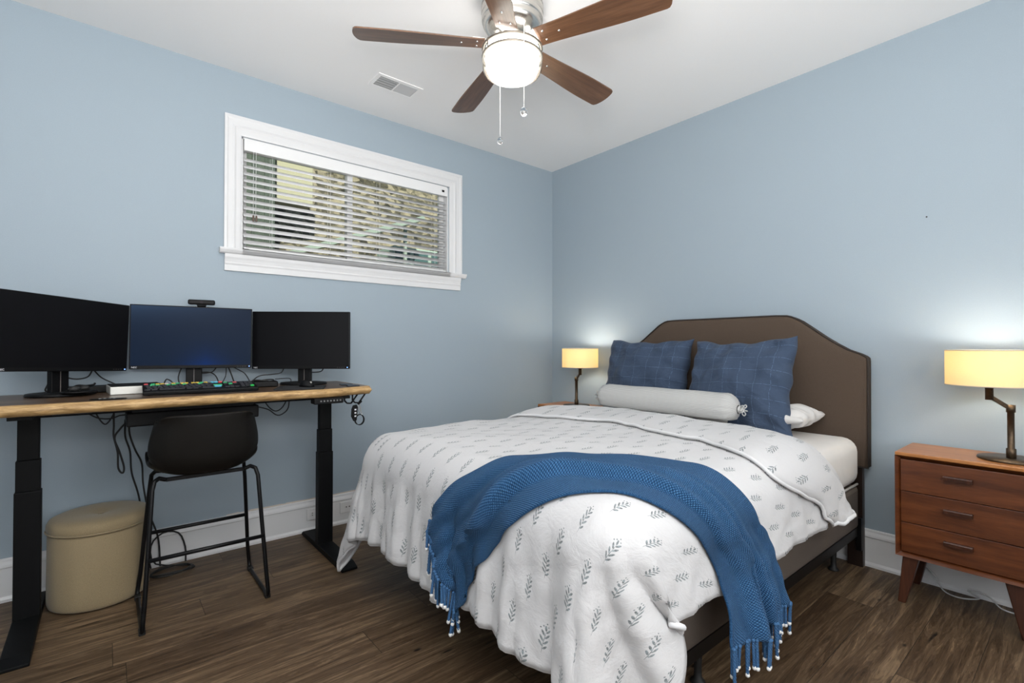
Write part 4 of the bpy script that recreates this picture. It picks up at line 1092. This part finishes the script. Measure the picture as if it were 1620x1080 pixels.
cable([(-2.613, -.09, 1.06), (-2.56, -.1, 1.029), (-2.528, -.11, 1.003), (-2.500, -.12, D0)], 'black cable between the middle and right monitors', .0028)
cable([(-2.157, -.31, 1.05), (-2.171, -.30, 1.017), (-2.215, -.265, 1.011)], 'short black cable at the right of the right monitor column')
cable([(-2.395, -.2, .975), (-2.331, -.2, .978), (-2.31, -.2, .970), (-2.31, -.19, D0)], 'thin black cable behind the right monitor base', .0025)
bx = MB(); pts_ = []
for k in range(70):
    a_ = k/69*2*PI*2.15-.4; r_ = .085-.006*math.sin(k*.31); pts_.append((-2.865+r_*math.cos(a_)*1.05, -.135+r_*.62*math.sin(a_), .006+.006*math.sin(a_*1.7)+.003*k/69))
pts_ += [(-2.93, -.06, .03), (-2.95, -.035, .12), (-2.90, -.03, .175), (-2.83, -.03, .16), (-2.80, -.035, .08), (-2.80, -.06, .01)]
bx.tube(smooth_path(pts_, 3), .0042, 7); o = bx.build('extension_lead', M['rubber']); tag(o, 'coiled black power cord on the floor by the baseboard behind the stool', 'cord')
cable([(-.035, -2.62, .11), (-.04, -2.68, .055), (-.07, -2.72, .006), (-.10, -2.78, .006), (-.06, -2.84, .012), (-.045, -2.80, .03), (-.05, -2.87, .03), (-.09, -2.92, .006), (-.07, -2.99, .006), (-.035, -3.02, .06)], 'clear lamp cord lying along the baseboard below the right nightstand', .0035, 'lamp_cord', M['clearcord'], cat='cord')

# ------------------------------------------------------------------ stool
st_ = thing('counter_stool', 'dark leather bucket stool with black sled legs pushed up to the desk', 'stool', (-2.785, -.56, 0))
SXW = .2
def shell(o_=0.0):
    rows_ = []
    NR, NC = 36, 28
    # path: seat front -> seat rear -> up the back ; half-width and wrap vary
    path = [(.235, .605, .175), (.215, .622, .195), (.17, .622, .21), (.10, .608, .215), (.03, .600, .215), (-.04, .600, .212), (-.095, .610, .210), (-.130, .640, .212), (-.148, .680, .214), (-.158, .73, .212), (-.168, .79, .20), (-.176, .845, .186), (-.178, .868, .176)]
    P = smooth_path([(a, c, d) for a, c, d in path], 4)
    n_ = len(P)
    for i, p_ in enumerate(P):
        y_, z_, hw = p_.x, p_.y, p_.z
        s_ = i/(n_-1)
        j0, j1 = P[max(i-1, 0)], P[min(i+1, n_-1)]
        dy, dz = j1.x-j0.x, j1.y-j0.y; l_ = math.hypot(dy, dz) or 1
        ny, nz_ = -dz/l_*-1, dy/l_*-1      # inner side (up for the seat, forward for the back)
        ny, nz_ = dz/l_, -dy/l_
        r_ = []
        wrap = .055*sstep(.0, .2, s_)+.045*sstep(.35, .6, s_)-.045*sstep(.85, 1, s_)
        for j in range(NC+1):
            v_ = j/NC*2-1
            lift = wrap*abs(v_)**2.6
            hwv = hw*(math.sin(v_*PI/2*.96)/math.sin(PI/2*.96)*.35+v_*.65)
            topc = 0
            if s_ > .9: topc = -.018*abs(v_)**6
            r_.append((hwv, y_+ny*(lift+o_), z_+nz_*(lift+o_)+topc))
        rows_.append(r_)
    return rows_
o_in, o_out = shell(.010), shell(-.012)
bx = MB()
va = bx.grid(o_in); vb = bx.grid(o_out, flip=True)
nR, nC = len(o_in), len(o_in[0])
def stitch_edge(ea, eb):
    for k in range(len(ea)-1):
        try: f_ = bx.bm.faces.new((ea[k], ea[k+1], eb[k+1], eb[k])); f_.smooth = True
        except ValueError: pass
stitch_edge(va[0], vb[0]); stitch_edge(va[-1], vb[-1]); stitch_edge([r[0] for r in va], [r[0] for r in vb]); stitch_edge([r[-1] for r in va], [r[-1] for r in vb])
o = bx.build('bucket_seat', M['leather'], st_); s_ = o.modifiers.new('s', 'SUBSURF'); s_.levels = 1; s_.render_levels = 1
for sx in (-1, 1):
    bx = MB()
    xf, xb = sx*.232, sx*.228
    pts_ = [(sx*.15, -.075, .588), (sx*.175, -.085, .600), (sx*.192, -.105, .592), (sx*.200, -.12, .560), (sx*.225, -.178, .12), (xf, -.186, .030), (xf, -.178, .012), (xf, -.15, .0095), (xf, .17, .0095), (xf, .198, .012), (xf, .205, .030), (sx*.222, .195, .12), (sx*.195, .135, .50), (sx*.188, .125, .575), (sx*.175, .11, .592), (sx*.15, .10, .592)]
    q = [Vector(pts_[0])]
    for a_, c_ in zip(pts_[:-1], pts_[1:]):
        for k in range(1, 5): q.append(Vector(a_).lerp(Vector(c_), k/4))
    bx.tube(q, .0088, 10); bx.build('sled_leg', M['blackmetal'], st_)
    for yy in (-.165, .185):
        bx = MB(); bx.box(xf-.0115, xf+.0115, yy-.018, yy+.018, 0, .020, .003); bx.build('glide', M['rubber'], st_)
for yy, zz_ in ((-.162, .285), (.172, .297)):
    bx = MB(); xx = .2165; bx.cyl((-xx, yy, zz_), (xx, yy, zz_), .0085, seg=12); bx.build('footrest', M['blackmetal'], st_)
bx = MB(); bx.box(-.15, .15, -.08, -.06, .580, .594); bx.box(-.15, .15, .09, .11, .583, .597); bx.build('seat_support', M['blackmetal'], st_)

# ------------------------------------------------------------------ ottoman
ot = thing('ottoman', 'round beige fabric storage ottoman under the desk', 'ottoman', (-3.150, -.212, 0))
bx = MB(); bx.lathe([(.0001, .004), (.168, .004), (.180, .010), (.184, .022), (.185, .05), (.184, .325), (.180, .334), (.0001, .334)], 56); bx.build('body', M['beige'], ot)
bx = MB(); bx.lathe([(.0001, .336), (.178, .336), (.186, .340), (.189, .350), (.188, .366), (.180, .382), (.160, .391), (.12, .394), (.07, .392), (.03, .386), (.008, .378), (.0001, .377)], 56)
lid = bx.build('lid', M['beige'], ot)
bx = MB(); bx.tube([(.189*math.cos(2*PI*k/56), .189*math.sin(2*PI*k/56), .340) for k in range(56)], .0035, 6, closed=True); bx.build('piping', M['beige'], lid)
bx = MB(); bx.lathe([(.012, .377), (.011, .382), (.0001, .384)], 14); bx.build('tuft_button', M['beige'], lid)
bx = MB(); bx.lathe([(.150, 0), (.150, .006)], 24); bx.build('foot_disc', M['rubber'], ot)
